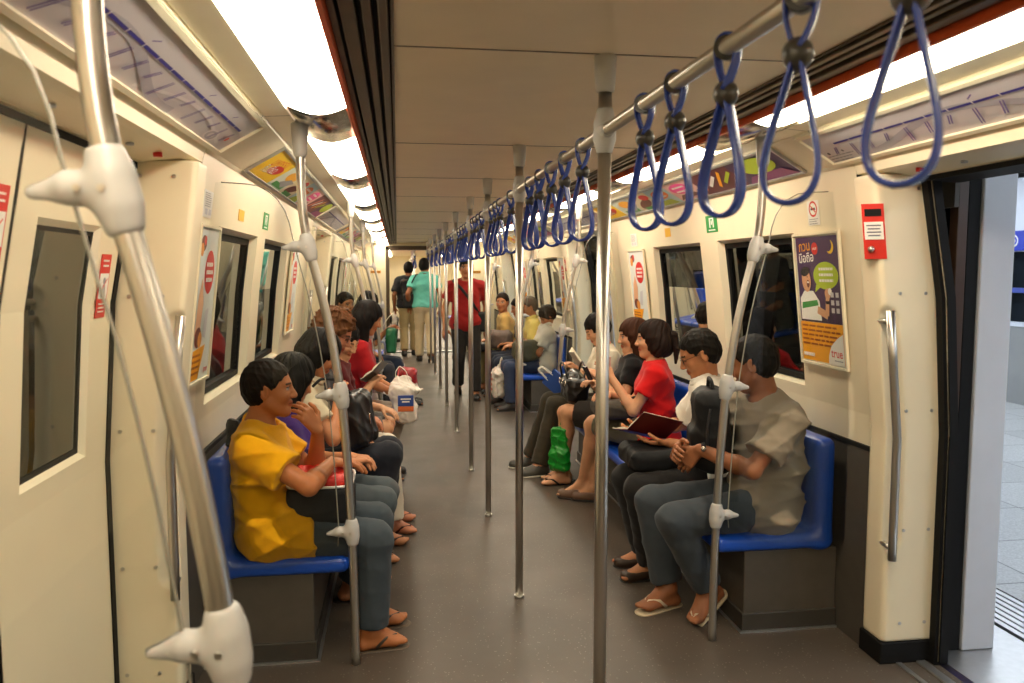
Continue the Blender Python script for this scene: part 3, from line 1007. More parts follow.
def make_side_pole(side):
    e = empty('grab_pole', (0, 0, 0), 'x', 'pole', 'bent poles at the bench ends')
    c = pole_curve(side)
    # resample smoothly
    zs = np.linspace(0, 2.14, 44)
    xs = np.interp(zs, [p[1] for p in c], [p[0] for p in c])
    for _ in range(3):
        xs[1:-1] = 0.25 * xs[:-2] + 0.5 * xs[1:-1] + 0.25 * xs[2:]
    MB().tube([(x, 0, z) for x, z in zip(xs, zs)], 0.0175, M_STEEL, 18).build('tube', e)
    m = MB(); x = side * 0.944
    m.tube([(x, 0, 2.178), (x, 0, 2.165), (x, 0, 2.06), (x, 0, 2.045)], 1, M_GREYPLASTIC, 16, radii=[0.034, 0.034, 0.026, 0.021]); m.build('ceiling_cap', e)
    for z in (0.556, 1.115, 1.70):
        t = math.atan2(abs(pole_x(side, z + .04)) - abs(pole_x(side, z - .04)), 0.08)
        key = round(t, 2)
        if key not in CL:
            CL[key] = clamp_mesh(t)
        cl = link('clamp', CL[key], e, (pole_x(side, z), 0, z))
        cl.rotation_euler = (0, 0, 0) if side > 0 else (0, 0, math.pi)
        if 'scr' not in CL:
            CL['scr'] = clamp_screw()
        for x, y in ((0.006, -0.028), (0.036, -0.022)):
            sc = link('screw', CL['scr'], cl, (x, y if side > 0 else -y, 0.001))
            sc.rotation_euler = (0, 0, 0 if side > 0 else math.pi)
    return e
def make_screen(side):
    """Rounded clear screen between a bench-end pole and the wall."""
    m = MB()
    edge = [(0.83, 0.50)]
    zs = np.linspace(0.56, 1.74, 12)
    for z in zs:
        edge.append((abs(pole_x(side, z)) + 0.052, z))
    for k in range(1, 7):                             # rounded upper corner
        a = math.pi / 2 * k / 6
        edge.append((0.985 + 0.16 * (1 - math.cos(a)), 1.74 + 0.20 * math.sin(a)))
    edge += [(1.24, 1.945), (1.262, 1.945), (WX(1.5) - .004, 1.5), (1.37, 1.0), (1.372, 0.86), (1.372, 0.42), (1.05, 0.42), (0.92, 0.44)]
    n = len(edge)
    v = [(side * x, y, z) for y in (-0.004, 0.004) for x, z in edge]
    m.add(v, [tuple(range(n)), tuple(range(2 * n - 1, n - 1, -1))], M_SCREEN)
    ed = MB()
    e2 = [(side * x, 0, z) for x, z in edge[:-8] + edge[-8:-7]]
    ed.tube(e2, 0.0026, mat('polished_glass_edge', (150, 146, 132), 0.15, spec=0.8), 6)
    return m, ed
ENDS = [1.05, 3.22, 6.65, 8.98, 12.35]
DESC = ['nearest the camera', 'at the first bench near end', 'at the first bench far end', 'at the second bench near end', 'at the second bench far end']
for side in (-1, 1):
    sd = 'on the yellow-shirted side' if side < 0 else 'on the platform side'
    proto = make_side_pole(side); first = True
    sm, se = make_screen(side)
    screen = empty('glass_screen', (side * 1.1, 0, 0.42), 'x', 'screen', 'clear screens at the bench ends')
    sm.o = np.array(screen.location); se.o = np.array(screen.location)
    for b in (sm, se):
        b.v = [tuple(np.array(v) - b.o) for v in b.v]
    so = link('pane', sm.mesh('pane'), screen); eo = link('polished_edge', se.mesh('polished_edge'), screen)
    for i, y in enumerate(ENDS):
        if side > 0 and i == 0:
            continue
        o = proto if first else copy_tree(proto)
        q = screen if first else copy_tree(screen)
        first = False
        o.location = (0, y, 0); q.location = (side * 1.1, y, 0.42)
        o['label'] = 'bent steel clamp pole %s %s' % (DESC[i], sd)
        q['label'] = 'clear screen %s %s' % (DESC[i], sd)

# ------------------------------------------------------------------ hanging straps
M_STRAP = mat('blue_strap_plastic', (46, 68, 152), 0.27, noise=0.05, nscale=30, bump=0.03, bscale=80)
M_BALL = mat('dark_grey_strap_ball', (58, 54, 48), 0.3, noise=0.05, nscale=30)
def make_strap():
    e = empty('hanging_strap', (0, 0, 0), 'x', 'strap', 'blue straps on the overhead rail')
    # teardrop grip in the x-z plane
    pts = []
    top, bot, hw = -0.100, -0.300, 0.052
    prof = [(0.0045, -0.085), (0.010, -0.105), (0.020, -0.140), (0.033, -0.180), (0.045, -0.220), (0.0515, -0.250), (0.050, -0.275), (0.041, -0.295), (0.025, -0.308), (0.0, -0.313)]
    pts = [(x, 0, z) for x, z in prof] + [(-x, 0, z) for x, z in reversed(prof[:-1])]
    # densify
    P = np.array(pts) * np.array((0.76, 1, 0.94)); t = np.linspace(0, len(P) - 1, 60)
    P = np.stack([np.interp(t, range(len(P)), P[:, i]) for i in range(3)], 1)
    for _ in range(3):
        P[1:-1] = 0.25 * P[:-2] + 0.5 * P[1:-1] + 0.25 * P[2:]
    MB().tube(P, 0.01, M_STRAP, 10, flat=(0.0175, 0.0046, (0, 1, 0))).build('grip_loop', e)
    # band up from the ball, round the rail and back, crossing above the ball
    band = [(0.004, 0, -0.075), (0.014, 0, -0.052), (0.022, 0, -0.026), (0.0235, 0, 0.0), (0.017, 0, 0.017), (0.0, 0, 0.0235), (-0.017, 0, 0.017), (-0.0235, 0, 0.0), (-0.022, 0, -0.026), (-0.014, 0, -0.052), (-0.004, 0, -0.075)]
    B = np.array(band); t = np.linspace(0, len(B) - 1, 40)
    B = np.stack([np.interp(t, range(len(B)), B[:, i]) for i in range(3)], 1)
    for _ in range(2):
        B[1:-1] = 0.25 * B[:-2] + 0.5 * B[1:-1] + 0.25 * B[2:]
    B[:, 1] = np.linspace(-0.012, 0.012, len(B))
    MB().tube(B, 0.01, M_STRAP, 10, flat=(0.0145, 0.0042, (0, 1, 0))).build('rail_band', e)
    m = MB(); m.tube([(0, -0.011, 0.0), (0, 0.011, 0.0)], 0.0225, M_BALL, 16)
    m.build('rail_sleeve', e)
    m = MB(); m.sphere((0, 0, -0.080), 0.0225, M_BALL, 18, 12, (1, 1, 1.08)); m.build('ball', e)
    return e
STRAPS = [0.86, 1.116, 1.375, 1.64, 1.855, 2.483, 2.755, 3.011, 3.25, 3.50, 4.08, 4.52, 4.70, 4.90, 5.48, 5.72, 5.98, 6.16, 6.68, 6.95, 7.22, 7.55, 8.25, 8.55, 8.9, 9.25, 9.9, 10.3, 10.7, 11.5, 12.0, 12.9, 13.4, 14.5, 15.0]
proto = make_strap()
cnt = {}
for i, y in enumerate(STRAPS):
    o = proto if i == 0 else copy_tree(proto)
    o.location = (0, y, RAIL_Z)
    rg = random.Random(i)
    o.rotation_euler = (rg.uniform(-0.03, 0.03), rg.uniform(-0.05, 0.05), rg.uniform(-0.95, -0.55) if i else -0.75)
    k = sum(1 for p in CENTRE_Y if p < y)
    cnt[k] = cnt.get(k, 0) + 1
    if k == 0:
        o['label'] = '%s big blue hanging strap before the first centre pole, counting from the camera' % NUM[cnt[k] - 1]
    else:
        o['label'] = '%s blue hanging strap past the %s centre pole' % (NUM[cnt[k] - 1], NUM[k - 1])

# ------------------------------------------------------------------ benches
def seat_shell_mesh():
    """One moulded seat for the platform side, its middle at y=0 (x toward the wall)."""
    f = Field((0.75, -0.25, 0.33), (1.36, 0.25, 0.90), 0.0095)
    f.rbox((1.055, 0, 0.405), (0.265, 0.237, 0.036), 0.030, k=0)
    f.rbox((1.300, 0, 0.620), (0.046, 0.237, 0.248), 0.036, k=0.05)
    f.ell((1.02, 0, 0.515), (0.24, 0.20, 0.092), k=0.03, mode='cut')
    f.ell((1.175, 0, 0.70), (0.095, 0.185, 0.22), k=0.03, mode='cut')
    V, Q = f.nets()
    return V, Q
SV, SQ = seat_shell_mesh()
SHELL = {1: quad_mesh('seat_shell', SV, SQ, M_BLUE, (1.1, 0, 0.4))}
V2 = SV.copy(); V2[:, 0] *= -1
SHELL[-1] = quad_mesh('seat_shell', V2, SQ[:, ::-1], M_BLUE, (-1.1, 0, 0.4))
def bench(side, ya, label):
    e = empty('bench', (side * 1.1, ya + 1.68, 0), label, 'bench', 'blue benches along the sides')
    for i in range(7):
        link('seat_shell', SHELL[side], e, (0, -1.68 + 0.24 + 0.48 * i, 0.4))
    m = MB(e.location)
    m.box((side * 0.935, ya + 0.03, 0.0), (side * 1.374, ya + 3.33, 0.368), M_DARK, 0.006)
    m.build('base', e)
    m = MB(e.location)
    m.box((side * 0.925, ya + 0.02, 0.0), (side * 1.374, ya + 3.34, 0.085), mat('bench_kick_panel', (58, 54, 48), 0.5, noise=0.08, nscale=14), 0.004)
    m.build('kick_plate', e)
    m = MB(e.location)
    m.box((side * 0.913, ya + 0.008, 0.0), (side * 1.374, ya + 3.352, 0.007), M_ALU)
    m.build('floor_trim', e)
bench(1, 3.25, 'blue moulded bench seating the grey-shirted and white-shirted people')
bench(-1, 3.25, 'blue moulded bench seating the yellow-shirted person')
bench(1, 8.98, 'blue bench past the second open doorway, under the old person in yellow')
bench(-1, 8.98, 'blue bench past the second closed door on the tunnel side')

# ------------------------------------------------------------------ small fixtures on the pillars and walls
e = empty('door_release_box', (1.285, 2.955, 1.655), 'red emergency door release box with a white notice on the cream pillar', 'box')
R = Matrix.Rotation(math.radians(-32), 4, 'Z')
def rot_box(m, c, half, material, lean=0.115):
    vs = []
    for sx in (-1, 1):
        for sy in (-1, 1):
            for sz in (-1, 1):
                p = R @ Vector((sx * half[0], sy * half[1], 0))
                z = c[2] + sz * half[2]
                vs.append((c[0] + p.x - (z - 1.76) * lean, c[1] + p.y, z))
    m.add(vs, [(0, 1, 3, 2), (4, 6, 7, 5), (0, 4, 5, 1), (2, 3, 7, 6), (0, 2, 6, 4), (1, 5, 7, 3)], material)
def off(d, s=0.0):
    p = R @ Vector((s, -d, 0)); return p
o0 = (1.288, 2.952)
m = MB(e.location); rot_box(m, (o0[0], o0[1], 1.762), (0.040, 0.035, 0.107), M_RED); m.build('housing', e)
p = off(0.036); m = MB(e.location); rot_box(m, (o0[0] + p.x, o0[1] + p.y, 1.765), (0.034, 0.002, 0.034), M_WHITEP)
p = off(0.039)
for k in range(4): rot_box(m, (o0[0] + p.x, o0[1] + p.y, 1.785 - 0.013 * k), (0.026 - 0.004 * (k % 2), 0.0005, 0.0025), mat('grey_print', (120, 116, 130), 0.6))
m.build('notice', e)
p = off(0.036); m = MB(e.location); rot_box(m, (o0[0] + p.x, o0[1] + p.y, 1.835), (0.030, 0.001, 0.014), M_BLACKRUB); m.build('slot', e)
p = off(0.040, -0.012); m = MB(e.location); m.sphere((o0[0] + p.x + .005, o0[1] + p.y, 1.693), 0.013, M_STEEL, 12, 8); m.build('key_lock', e)
# ================================================================== PEOPLE
M_SKIN = mat('skin', (200, 150, 115), 0.5, vcol=True, noise=0.04, nscale=50, bump=0.04, bscale=300, sss=0.06, spec=0.35)
def hair_mat(rgb):
    return mat('hair_%02x%02x%02x' % tuple(rgb), rgb, 0.6, noise=0.15, nscale=30, spec=0.14)
def unit(v):
    v = np.array(v, float); return v / (np.linalg.norm(v) + 1e-12)
def ik(a, b, l1, l2, hint):
    """Elbow / knee position between a and b, bending toward hint."""
    a, b = np.array(a, float), np.array(b, float)
    d = b - a; L = np.linalg.norm(d); u = d / L
    L = min(L, (l1 + l2) * 0.999)
    x = (l1 * l1 - l2 * l2 + L * L) / (2 * L)
    h = math.sqrt(max(l1 * l1 - x * x, 0))
    v = np.array(hint, float) - a; v = v - u * np.dot(v, u)
    return a + u * x + unit(v) * h

class Body:
    """Joints in world space plus the pieces grown on them."""
    def __init__(s, base, fwd, lat):
        s.base = np.array([base[0], base[1], 0.0]); s.F = np.array([fwd[0], fwd[1], 0.0]); s.L = np.array([lat[0], lat[1], 0.0])
        s.J = {}
    def p(s, f, l, u):
        return s.base + s.F * f + s.L * l + np.array([0, 0, u])

def hand_prims(wr, d, nrm, thumb, curl, sc=1.0, spread=0.25, tcurl=0.3):
    """Palm, four unequal bent fingers and a thumb off the side; returns tapered capsules (a, b, ra, rb, k)."""
    d = unit(d); nrm = unit(np.array(nrm, float) - d * np.dot(nrm, d)); th = unit(np.array(thumb, float) - d * np.dot(thumb, d)); th = unit(th - nrm * np.dot(th, nrm))
    out = []
    palm = wr + d * 0.092 * sc
    for i, o in enumerate((0.029, 0.010, -0.010, -0.028)):
        kn = wr + d * (0.090, 0.094, 0.090, 0.082)[i] * sc + th * o * sc
        out.append((wr + d * 0.018 * sc + th * o * 0.55 * sc, kn, 0.0135 * sc, 0.0115 * sc, 0.012))
        L = (0.072, 0.080, 0.075, 0.058)[i] * sc
        dd = unit(d + th * o * spread * 10 * 0.6); p = kn; r = 0.0088 * sc
        for j, fr in enumerate((0.45, 0.31, 0.24)):
            c = curl[i] if isinstance(curl, (list, tuple)) else curl
            ang = c * (0.75, 1.0, 0.7)[j]
            dd = unit(dd * math.cos(ang) + nrm * math.sin(ang)); ax = unit(nrm - dd * np.dot(nrm, dd)) if abs(np.dot(nrm, dd)) < 0.99 else -d
            nrm_j = ax
            q = p + dd * L * fr
            out.append((p, q, r, r * 0.94, 0.004)); r *= 0.94; p = q
            nrm_i = nrm_j
    tb = wr + d * 0.028 * sc + th * 0.024 * sc
    t1 = tb + unit(d * 0.62 + th * 0.75 + nrm * 0.25) * 0.042 * sc
    t2 = t1 + unit(d * 0.85 + th * 0.35 + nrm * (0.25 + tcurl)) * 0.030 * sc
    t3 = t2 + unit(d * 0.95 + th * 0.05 + nrm * (0.3 + tcurl * 1.4)) * 0.024 * sc
    out += [(tb, t1, 0.0145 * sc, 0.0108 * sc, 0.010), (t1, t2, 0.0105 * sc, 0.0095 * sc, 0.005), (t2, t3, 0.0095 * sc, 0.0082 * sc, 0.005)]
    return out

def make_person(label, B, look, res=0.011, rh=0.0045, group='seated passengers'):
    """Grow body, hair and clothes for the joints in B.J."""
    J = B.J; s = look.get('s', 1.0); w = look.get('w', 1.0); fem = look.get('fem', False)
    skin = np.array(lin(look['skin']))
    hc = J['head']; hf = unit(J['hdir']); hu = unit(J.get('hup', (0, 0, 1)) - hf * np.dot(J.get('hup', np.array([0, 0, 1.0])), hf)); hs = unit(np.cross(hu, hf))
    hsz = look.get('head', 1.0) * s
    HP = lambda f, l, u: hc + (hf * f + hs * l + hu * u) * hsz
    HR = np.array([hf, hs, hu])
    pts = np.array([v for k, v in J.items() if k not in ('hdir', 'hup', 'pn') and isinstance(v, np.ndarray)])
    lo = pts.min(0) - 0.26; hi = pts.max(0) + 0.26; lo[2] = max(lo[2], -0.02)
    origin = (B.base[0], B.base[1], 0.0)
    latv = unit(J['shB'] - J['shA'])
    hlat = unit(J['hipB'] - J['hipA'])
    tor = [J['pel'], J['waist'], J['chest'], J['nb']]
    # ------------------------------------------------ body
    fine = [(hc - 0.15 * hsz, hc + 0.15 * hsz, rh)]
    hands = []
    for c in 'AB':
        if True:
            wr = J['wr' + c]
            fa = unit(wr - J['el' + c])
            h = look.get('hand' + c) or dict(d=unit(fa + (0, 0, -0.15)), n=(0.05, 0.05, -1), t=(J['nb'] + B.F * 0.1 - wr), curl=0.55, fine=rh < 0.006)
            hp = hand_prims(wr, h['d'], h['n'], h['t'], h.get('curl', 0.5), s * look.get('hsc', 1.0), h.get('spread', 0.25), h.get('tcurl', 0.3))
            hands.append(hp)
            P = np.array([q for pr in hp for q in pr[:2]])
            if h.get('fine', True):
                fine.append((P.min(0) - 0.015, P.max(0) + 0.015, min(res, max(rh, 0.0045))))
    f = Field(lo, hi, res, fine)
    wf = (0.60 if not fem else 0.66) / w
    f.cone(J['hipA'], J['hipB'], 0.095 * s, 0.095 * s, 0)
    f.cone(J['pel'], J['waist'], 0.098 * s, 0.088 * s, 0.05, flat=(hlat, wf))
    f.cone(J['waist'], J['chest'], 0.088 * s, 0.100 * s, 0.05, flat=(latv, wf))
    f.cone(J['chest'], J['nb'] * 0.7 + J['chest'] * 0.3, 0.100 * s, 0.066 * s, 0.04, flat=(latv, wf))
    for c in 'AB':
        f.cone(J['nb'] - (0, 0, .03), J['sh' + c], 0.048 * s, 0.050 * s, 0.05)
        f.chain([J['sh' + c], J['el' + c]], [0.049 * s * (.9 if fem else 1), 0.037 * s * (.9 if fem else 1)], 0.03)
        fm = J['el' + c] * 0.72 + J['wr' + c] * 0.28
        f.chain([J['el' + c], fm, J['wr' + c]], [0.036 * s, (0.039 if not fem else .034) * s, 0.0255 * s], 0.018)
        f.chain([J['hip' + c], J['kn' + c]], [0.085 * s, 0.056 * s], 0.04)
        cm = J['kn' + c] * 0.68 + J['an' + c] * 0.32
        back = unit(np.cross(J['kn' + c] - J['an' + c], np.cross(J['kn' + c] - J['an' + c], J['to' + c] - J['an' + c])))
        f.chain([J['kn' + c], cm + back * 0.010, J['an' + c]], [0.052 * s, 0.053 * s, 0.033 * s], 0.02)
        # foot: heel, instep, ball, toes
        an, to = J['an' + c], J['to' + c]
        fd = unit((to - an) * (1, 1, 0)); sd = np.array([-fd[1], fd[0], 0]); up = J.get('fup' + c, np.array([0, 0, 1.0]))
        heel = J['he' + c] if 'he' + c in J else np.array([an[0], an[1], J.get('fz' + c, 0.03)]) - fd * 0.035
        f.chain([an, heel], [0.033 * s, 0.030 * s], 0.03)
        f.chain([an, to - fd * 0.045], [0.034 * s, 0.024 * s], 0.03, flat=(sd, 0.8))
        f.chain([heel, to - fd * 0.045], [0.028 * s, 0.022 * s], 0.02, flat=(sd, 0.62))
        for i, (o, ln) in enumerate(((0.030, 0.02), (0.014, 0.024), (0.0, 0.018), (-0.014, 0.010), (-0.027, 0.0))):
            o = o * (1 if (c == 'A') == (np.dot(np.cross(fd, latv), (0, 0, 1)) < 0) else -1)
            a0 = to - fd * 0.05 + sd * o; a1 = to + fd * (ln - 0.022) + sd * o
            f.cone(a0, a1, 0.012, 0.0115 if i == 0 else 0.0085, 0.008)
    f.chain([J['nb'] - unit(J['head'] - J['nb']) * 0.03, HP(-0.018, 0, -0.045)], [0.060 * s * (.88 if fem else 1), 0.052 * s * (.88 if fem else 1)], 0.03)
    # head
    fw = 0.94 if fem else 1.0
    f.ell(HP(-0.012, 0, 0.030), np.array((0.097, 0.077, 0.090)) * hsz, HR, 0.02)
    f.ell(HP(0.024, 0, -0.028), np.array((0.066, 0.060 * fw, 0.086)) * hsz, HR, 0.03)
    for l in (-1, 1):
        f.cone(HP(0.0, l * 0.054 * fw, -0.055), HP(0.058, l * 0.014, -0.100), 0.019 * hsz, 0.018 * hsz, 0.025)
        f.ell(HP(0.058, l * 0.037, -0.028), np.array((0.026, 0.024, 0.026)) * hsz, HR, 0.02)
        f.cone(HP(0.079, l * 0.012, 0.022), HP(0.070, l * 0.044, 0.022), 0.010 * hsz, 0.008 * hsz, 0.014)
        f.ell(HP(0.091, l * 0.032, 0.004), np.array((0.014, 0.017, 0.010)) * hsz, HR, 0.012, mode='cut')
        f.ell(HP(0.0715, l * 0.032, 0.003), np.array((0.0135, 0.0145, 0.0125)) * hsz, HR, 0.004)
        f.ell(HP(0.096, l * 0.0115, -0.034), np.array((0.010, 0.0085, 0.008)) * hsz, HR, 0.006)
        R2 = np.array([unit(hf * 0.9 + hs * l * 0.35), unit(hs * l * 0.9 - hf * 0.35), hu])
        f.ell(HP(-0.012, l * 0.080, -0.008), np.array((0.020, 0.0085, 0.033)) * hsz, R2, 0.008)
        f.ell(HP(-0.010, l * 0.0875, -0.006), np.array((0.011, 0.005, 0.020)) * hsz, R2, 0.004, mode='cut')
    f.chain([HP(0.082, 0, 0.014), HP(0.106, 0, -0.030)], [0.009 * hsz, 0.0118 * hsz], 0.012)
    for l in (-1, 1):
        f.cone(HP(0.088, 0, -0.0585), HP(0.078, l * 0.020, -0.0615), 0.0072 * hsz, 0.0040 * hsz, 0.005)
        f.cone(HP(0.086, 0, -0.0705), HP(0.077, l * 0.018, -0.0665), 0.0080 * hsz, 0.0042 * hsz, 0.005)
    f.ell(HP(0.066, 0, -0.100), np.array((0.020, 0.022, 0.019)) * hsz, HR, 0.02)
    for hp in hands:
        for a, b, ra, rb, k in hp:
            f.cone(a, b, ra, rb, k)
    closed = look.get('eyes', 'open') == 'down'
    def color(V):
        C = np.tile(skin, (len(V), 1))
        q = (V - hc) / hsz
        x, y, z = q @ hf, q @ hs, q @ hu
        ay = np.abs(y)
        front = (x > 0.045) & (np.abs(z) < 0.12) & (ay < 0.08)
        lip = front & (((ay / 0.024) ** 2 + ((z + 0.0648) / 0.0125) ** 2) < 1)
        C[lip] = skin * np.array((0.88, 0.55, 0.52)) if not fem else skin * np.array((0.95, 0.45, 0.45))
        ml = front & (ay < 0.021) & (np.abs(z + 0.0648) < 0.0022); C[ml] = skin * 0.3
        br = front & (np.abs(z - 0.0235 + 0.18 * (ay - 0.030) ** 2 * 10) < 0.0042) & (ay > 0.013) & (ay < 0.052)
        C[br] = np.array((0.02, 0.014, 0.01))
        ex, ez = ay - 0.032, z - 0.002
        if closed:
            C[front & (((ex / 0.016) ** 2 + ((ez + 0.004) / 0.0035) ** 2) < 1)] = np.array((0.03, 0.02, 0.015))
        else:
            e = front & (((ex / 0.0155) ** 2 + (ez / 0.0062) ** 2) < 1)
            C[e] = np.array((0.40, 0.36, 0.32))
            C[e & ((y - np.sign(y) * 0.032) ** 2 + ez ** 2 < 0.0058 ** 2)] = np.array((0.015, 0.01, 0.008))
            C[front & (((ex / 0.0165) ** 2 + ((ez - 0.0062) / 0.0022) ** 2) < 1)] = np.array((0.02, 0.015, 0.012))
        return C
    me = f.mesh('person', M_SKIN, origin, 1, color)
    body = place(me, 'person', None, origin)
    tag(body, label, 'person', group)
    # ------------------------------------------------ hair
    st = look.get('hair', 'short'); hcol = look.get('hcol', (24, 18, 15))
    if st != 'none':
        far = 0.40 if st == 'long' else 0.22
        f = Field(hc - 0.18 * hsz - (0, 0, far if st in ('long', 'mid', 'bob') else 0), hc + 0.18 * hsz, 0.0042 if rh < 0.005 else 0.0055 if rh < 0.007 else 0.008)
        far_ = 0.006 if rh > 0.007 else 0.0
        if st == 'buzz':
            f.ell(HP(-0.013, 0, 0.032), (np.array((0.1015, 0.082, 0.0955)) + far_) * hsz, HR, 0)
            f.ell(HP(-0.034, 0, -0.010), (np.array((0.078, 0.074, 0.070)) + far_) * hsz, HR, 0.03)
        elif st in ('short', 'shortf'):
            f.ell(HP(-0.015, 0, 0.034), (np.array((0.1035, 0.0825, 0.0965)) + far_) * hsz, HR, 0)
            f.ell(HP(-0.032, 0, -0.012), (np.array((0.080, 0.0755, 0.072)) + far_) * hsz, HR, 0.03)
        elif st == 'fluffy':
            f.ell(HP(-0.022, 0, 0.040), np.array((0.122, 0.108, 0.115)) * hsz, HR, 0)
            f.ell(HP(-0.045, 0, -0.03), np.array((0.095, 0.105, 0.11)) * hsz, HR, 0.04)
        else:
            f.ell(HP(-0.018, 0, 0.036), np.array((0.112, 0.090, 0.099)) * hsz, HR, 0)
            f.ell(HP(-0.032, 0, -0.03), np.array((0.088, 0.092, 0.10)) * hsz, HR, 0.03)
        n = unit(hf * 0.15 - hu * 0.13)
        if st in ('buzz', 'short', 'fluffy'):
            f.plane(HP(0.082, 0, 0.070), n if st != 'fluffy' else unit(hf * 0.17 - hu * 0.10))
            if st != 'fluffy':
                for l in (-1, 1):                     # clear the ears
                    f.ell(HP(0.004, l * 0.088, -0.014), np.array((0.022, 0.022, 0.034)) * hsz, HR, 0.008, mode='cut')
            f.plane(HP(-0.05, 0, -0.078), unit(-hu * 1.0 + hf * 0.2))
        elif st == 'shortf':                          # with a fringe
            f.ell(HP(0.092, 0, -0.045), np.array((0.085, 0.072, 0.085)) * hsz, HR, 0.01, mode='cut')
            f.plane(HP(-0.05, 0, -0.085), unit(-hu * 1.0 + hf * 0.35))
        else:
            dn = np.array([0, 0, -1.0])
            ln = {'bob': 0.05, 'mid': 0.16, 'long': 0.28}[st] * hsz
            for l in (-1, 1):
                a = HP(-0.02, l * 0.066, -0.05); bq = a + dn * ln - hf * 0.012 + hs * l * 0.006
                f.chain([HP(-0.005, l * 0.070, 0.01), a, bq], [0.034 * hsz, 0.034 * hsz, 0.020 * hsz], 0.02, flat=(hf, 0.72))
            a = HP(-0.075, 0, -0.03); f.chain([a, a + dn * ln - hf * (0.075 if st == 'long' else 0.02)], [0.05 * hsz, 0.034 * hsz], 0.04, flat=(hs, 0.6))
            f.ell(HP(0.080, 0, -0.035), np.array((0.078, 0.060, 0.088)) * hsz, HR, 0.012, mode='cut')
            f.chain([HP(0.06, 0, -0.10), HP(0.06, 0, -0.10) + dn * 0.2], [0.055 * hsz, 0.06 * hsz], 0.01, mode='cut')
        ns = {'buzz': 16, 'short': 19, 'shortf': 15, 'bob': 15, 'mid': 15, 'long': 15, 'fluffy': 13}[st]
        f.strands(HP(-0.03, 0, 0.05), unit(hu * 0.9 - hf * 0.35), hf, ns, {'buzz': 0.002, 'short': 0.006, 'fluffy': 0.018}.get(st, 0.010), look.get('seed', 1))
        if st in ('short', 'fluffy', 'shortf'):
            f.folds(0.005 if st != 'fluffy' else 0.02, 70 if st != 'fluffy' else 45, look.get('seed', 1) + 5)
        place(f.mesh('hair', hair_mat(hcol), origin, 1), 'hair', body, origin)
    # ------------------------------------------------ trousers / skirt / shorts
    lg = look.get('legs')
    rc = res * 0.85
    if lg:
        f = Field(lo, np.minimum(hi, (99, 99, J['waist'][2] + 0.06)), rc)
        e = lg.get('ease', 0.018)
        f.cone(J['hipA'], J['hipB'], 0.098 * s + e, 0.098 * s + e, 0)
        f.cone(J['pel'], J['waist'] * .6 + J['pel'] * .4, 0.100 * s + e, 0.092 * s + e, 0.04, flat=(hlat, wf))
        for c in 'AB':
            hip, kn, an = J['hip' + c], J['kn' + c], J['an' + c]
            if lg['type'] == 'long':
                f.chain([hip, kn], [0.087 * s + e, 0.060 * s + e], 0.03)
                hem = kn + (an - kn) * lg.get('hem', 0.97)
                ext = kn + (an - kn) * 1.15
                f.cone(kn, ext, 0.058 * s + e, (0.046 + lg.get('flare', 0.012)) * s + e, 0.025, clip=[(hem, an - kn)])
            elif lg['type'] == 'shorts':
                hem = hip + (kn - hip) * lg.get('hem', 0.9)
                f.cone(hip, kn, 0.087 * s + e, 0.066 * s + e, 0.03, clip=[(hem, kn - hip)])
            else:
                f.cone(hip, kn, 0.092 * s + e, 0.066 * s + e, 0.05)
        if lg['type'] == 'skirt':
            ka, kb = J['knA'], J['knB']
            f.cone((J['hipA'] + J['hipB']) / 2, (ka + kb) / 2, 0.10 * s + e, 0.066 * s + e, 0.06, flat=(hlat, 0.55))
            hem = (J['hipA'] + J['hipB']) / 2 * (1 - lg.get('hem', .85)) + (ka + kb) / 2 * lg.get('hem', .85)
            f.plane(hem, (ka + kb) / 2 - (J['hipA'] + J['hipB']) / 2)
        f.plane((0, 0, 0.012), (0, 0, -1))
        if 'seat' in J:
            f.folds(lg.get('fold', 0.006), 26, 5)
        else:
            f.folds(lg.get('fold', 0.006), 22, 6, (0, 0, 0.6))
        nm = {'long': 'trousers', 'shorts': 'shorts', 'skirt': 'skirt'}[lg['type']]
        place(f.mesh(nm, cloth(lg['col']), origin, 1), nm, body, origin)
    # ------------------------------------------------ shirt
    tp = look.get('top')
    if tp:
        e = tp.get('ease', 0.016)
        f = Field(np.maximum(lo, (-99, -99, J['pel'][2] - 0.16)), np.minimum(hi, (99, 99, J['nb'][2] + 0.13)), rc)
        f.cone(J['pel'], J['waist'], (0.104 + tp.get('belly', 0)) * s + e + 0.006, (0.096 + tp.get('belly', 0)) * s + e, 0, flat=(hlat, wf))
        f.cone(J['waist'], J['chest'], (0.096 + tp.get('belly', 0)) * s + e, 0.102 * s + e, 0.04, flat=(latv, wf))
        f.cone(J['chest'], J['nb'] * 0.7 + J['chest'] * 0.3, 0.102 * s + e, 0.070 * s + e, 0.04, flat=(latv, wf))
        if 'seat' in J:
            ov = tp.get('over', 0.10)
            f.cone(J['hipA'], J['hipB'], 0.100 * s + 0.026, 0.100 * s + 0.026, 0.06)
            for c in 'AB':
                kk = unit(J['kn' + c] - J['hip' + c])
                f.cone(J['hip' + c], J['hip' + c] + kk * ov, 0.090 * s + 0.028, 0.080 * s + 0.027, 0.05, clip=[(J['hip' + c] + kk * ov, kk + np.array([0, 0, 0.25]))])
        elif 'hemz' in tp:
            f.cone(J['hipA'], J['hipB'], 0.100 * s + 0.024, 0.100 * s + 0.024, 0.04)
        if fem:
            fx = unit(np.cross(latv, J['chest'] - J['waist'])); fx = fx if np.dot(fx, B.F) > 0 else -fx
            for l in (-1, 1):
                f.ell(J['chest'] + latv * l * 0.075 + fx * 0.078 * s - (0, 0, 0.02), (0.062, 0.062, 0.06), None, 0.05)
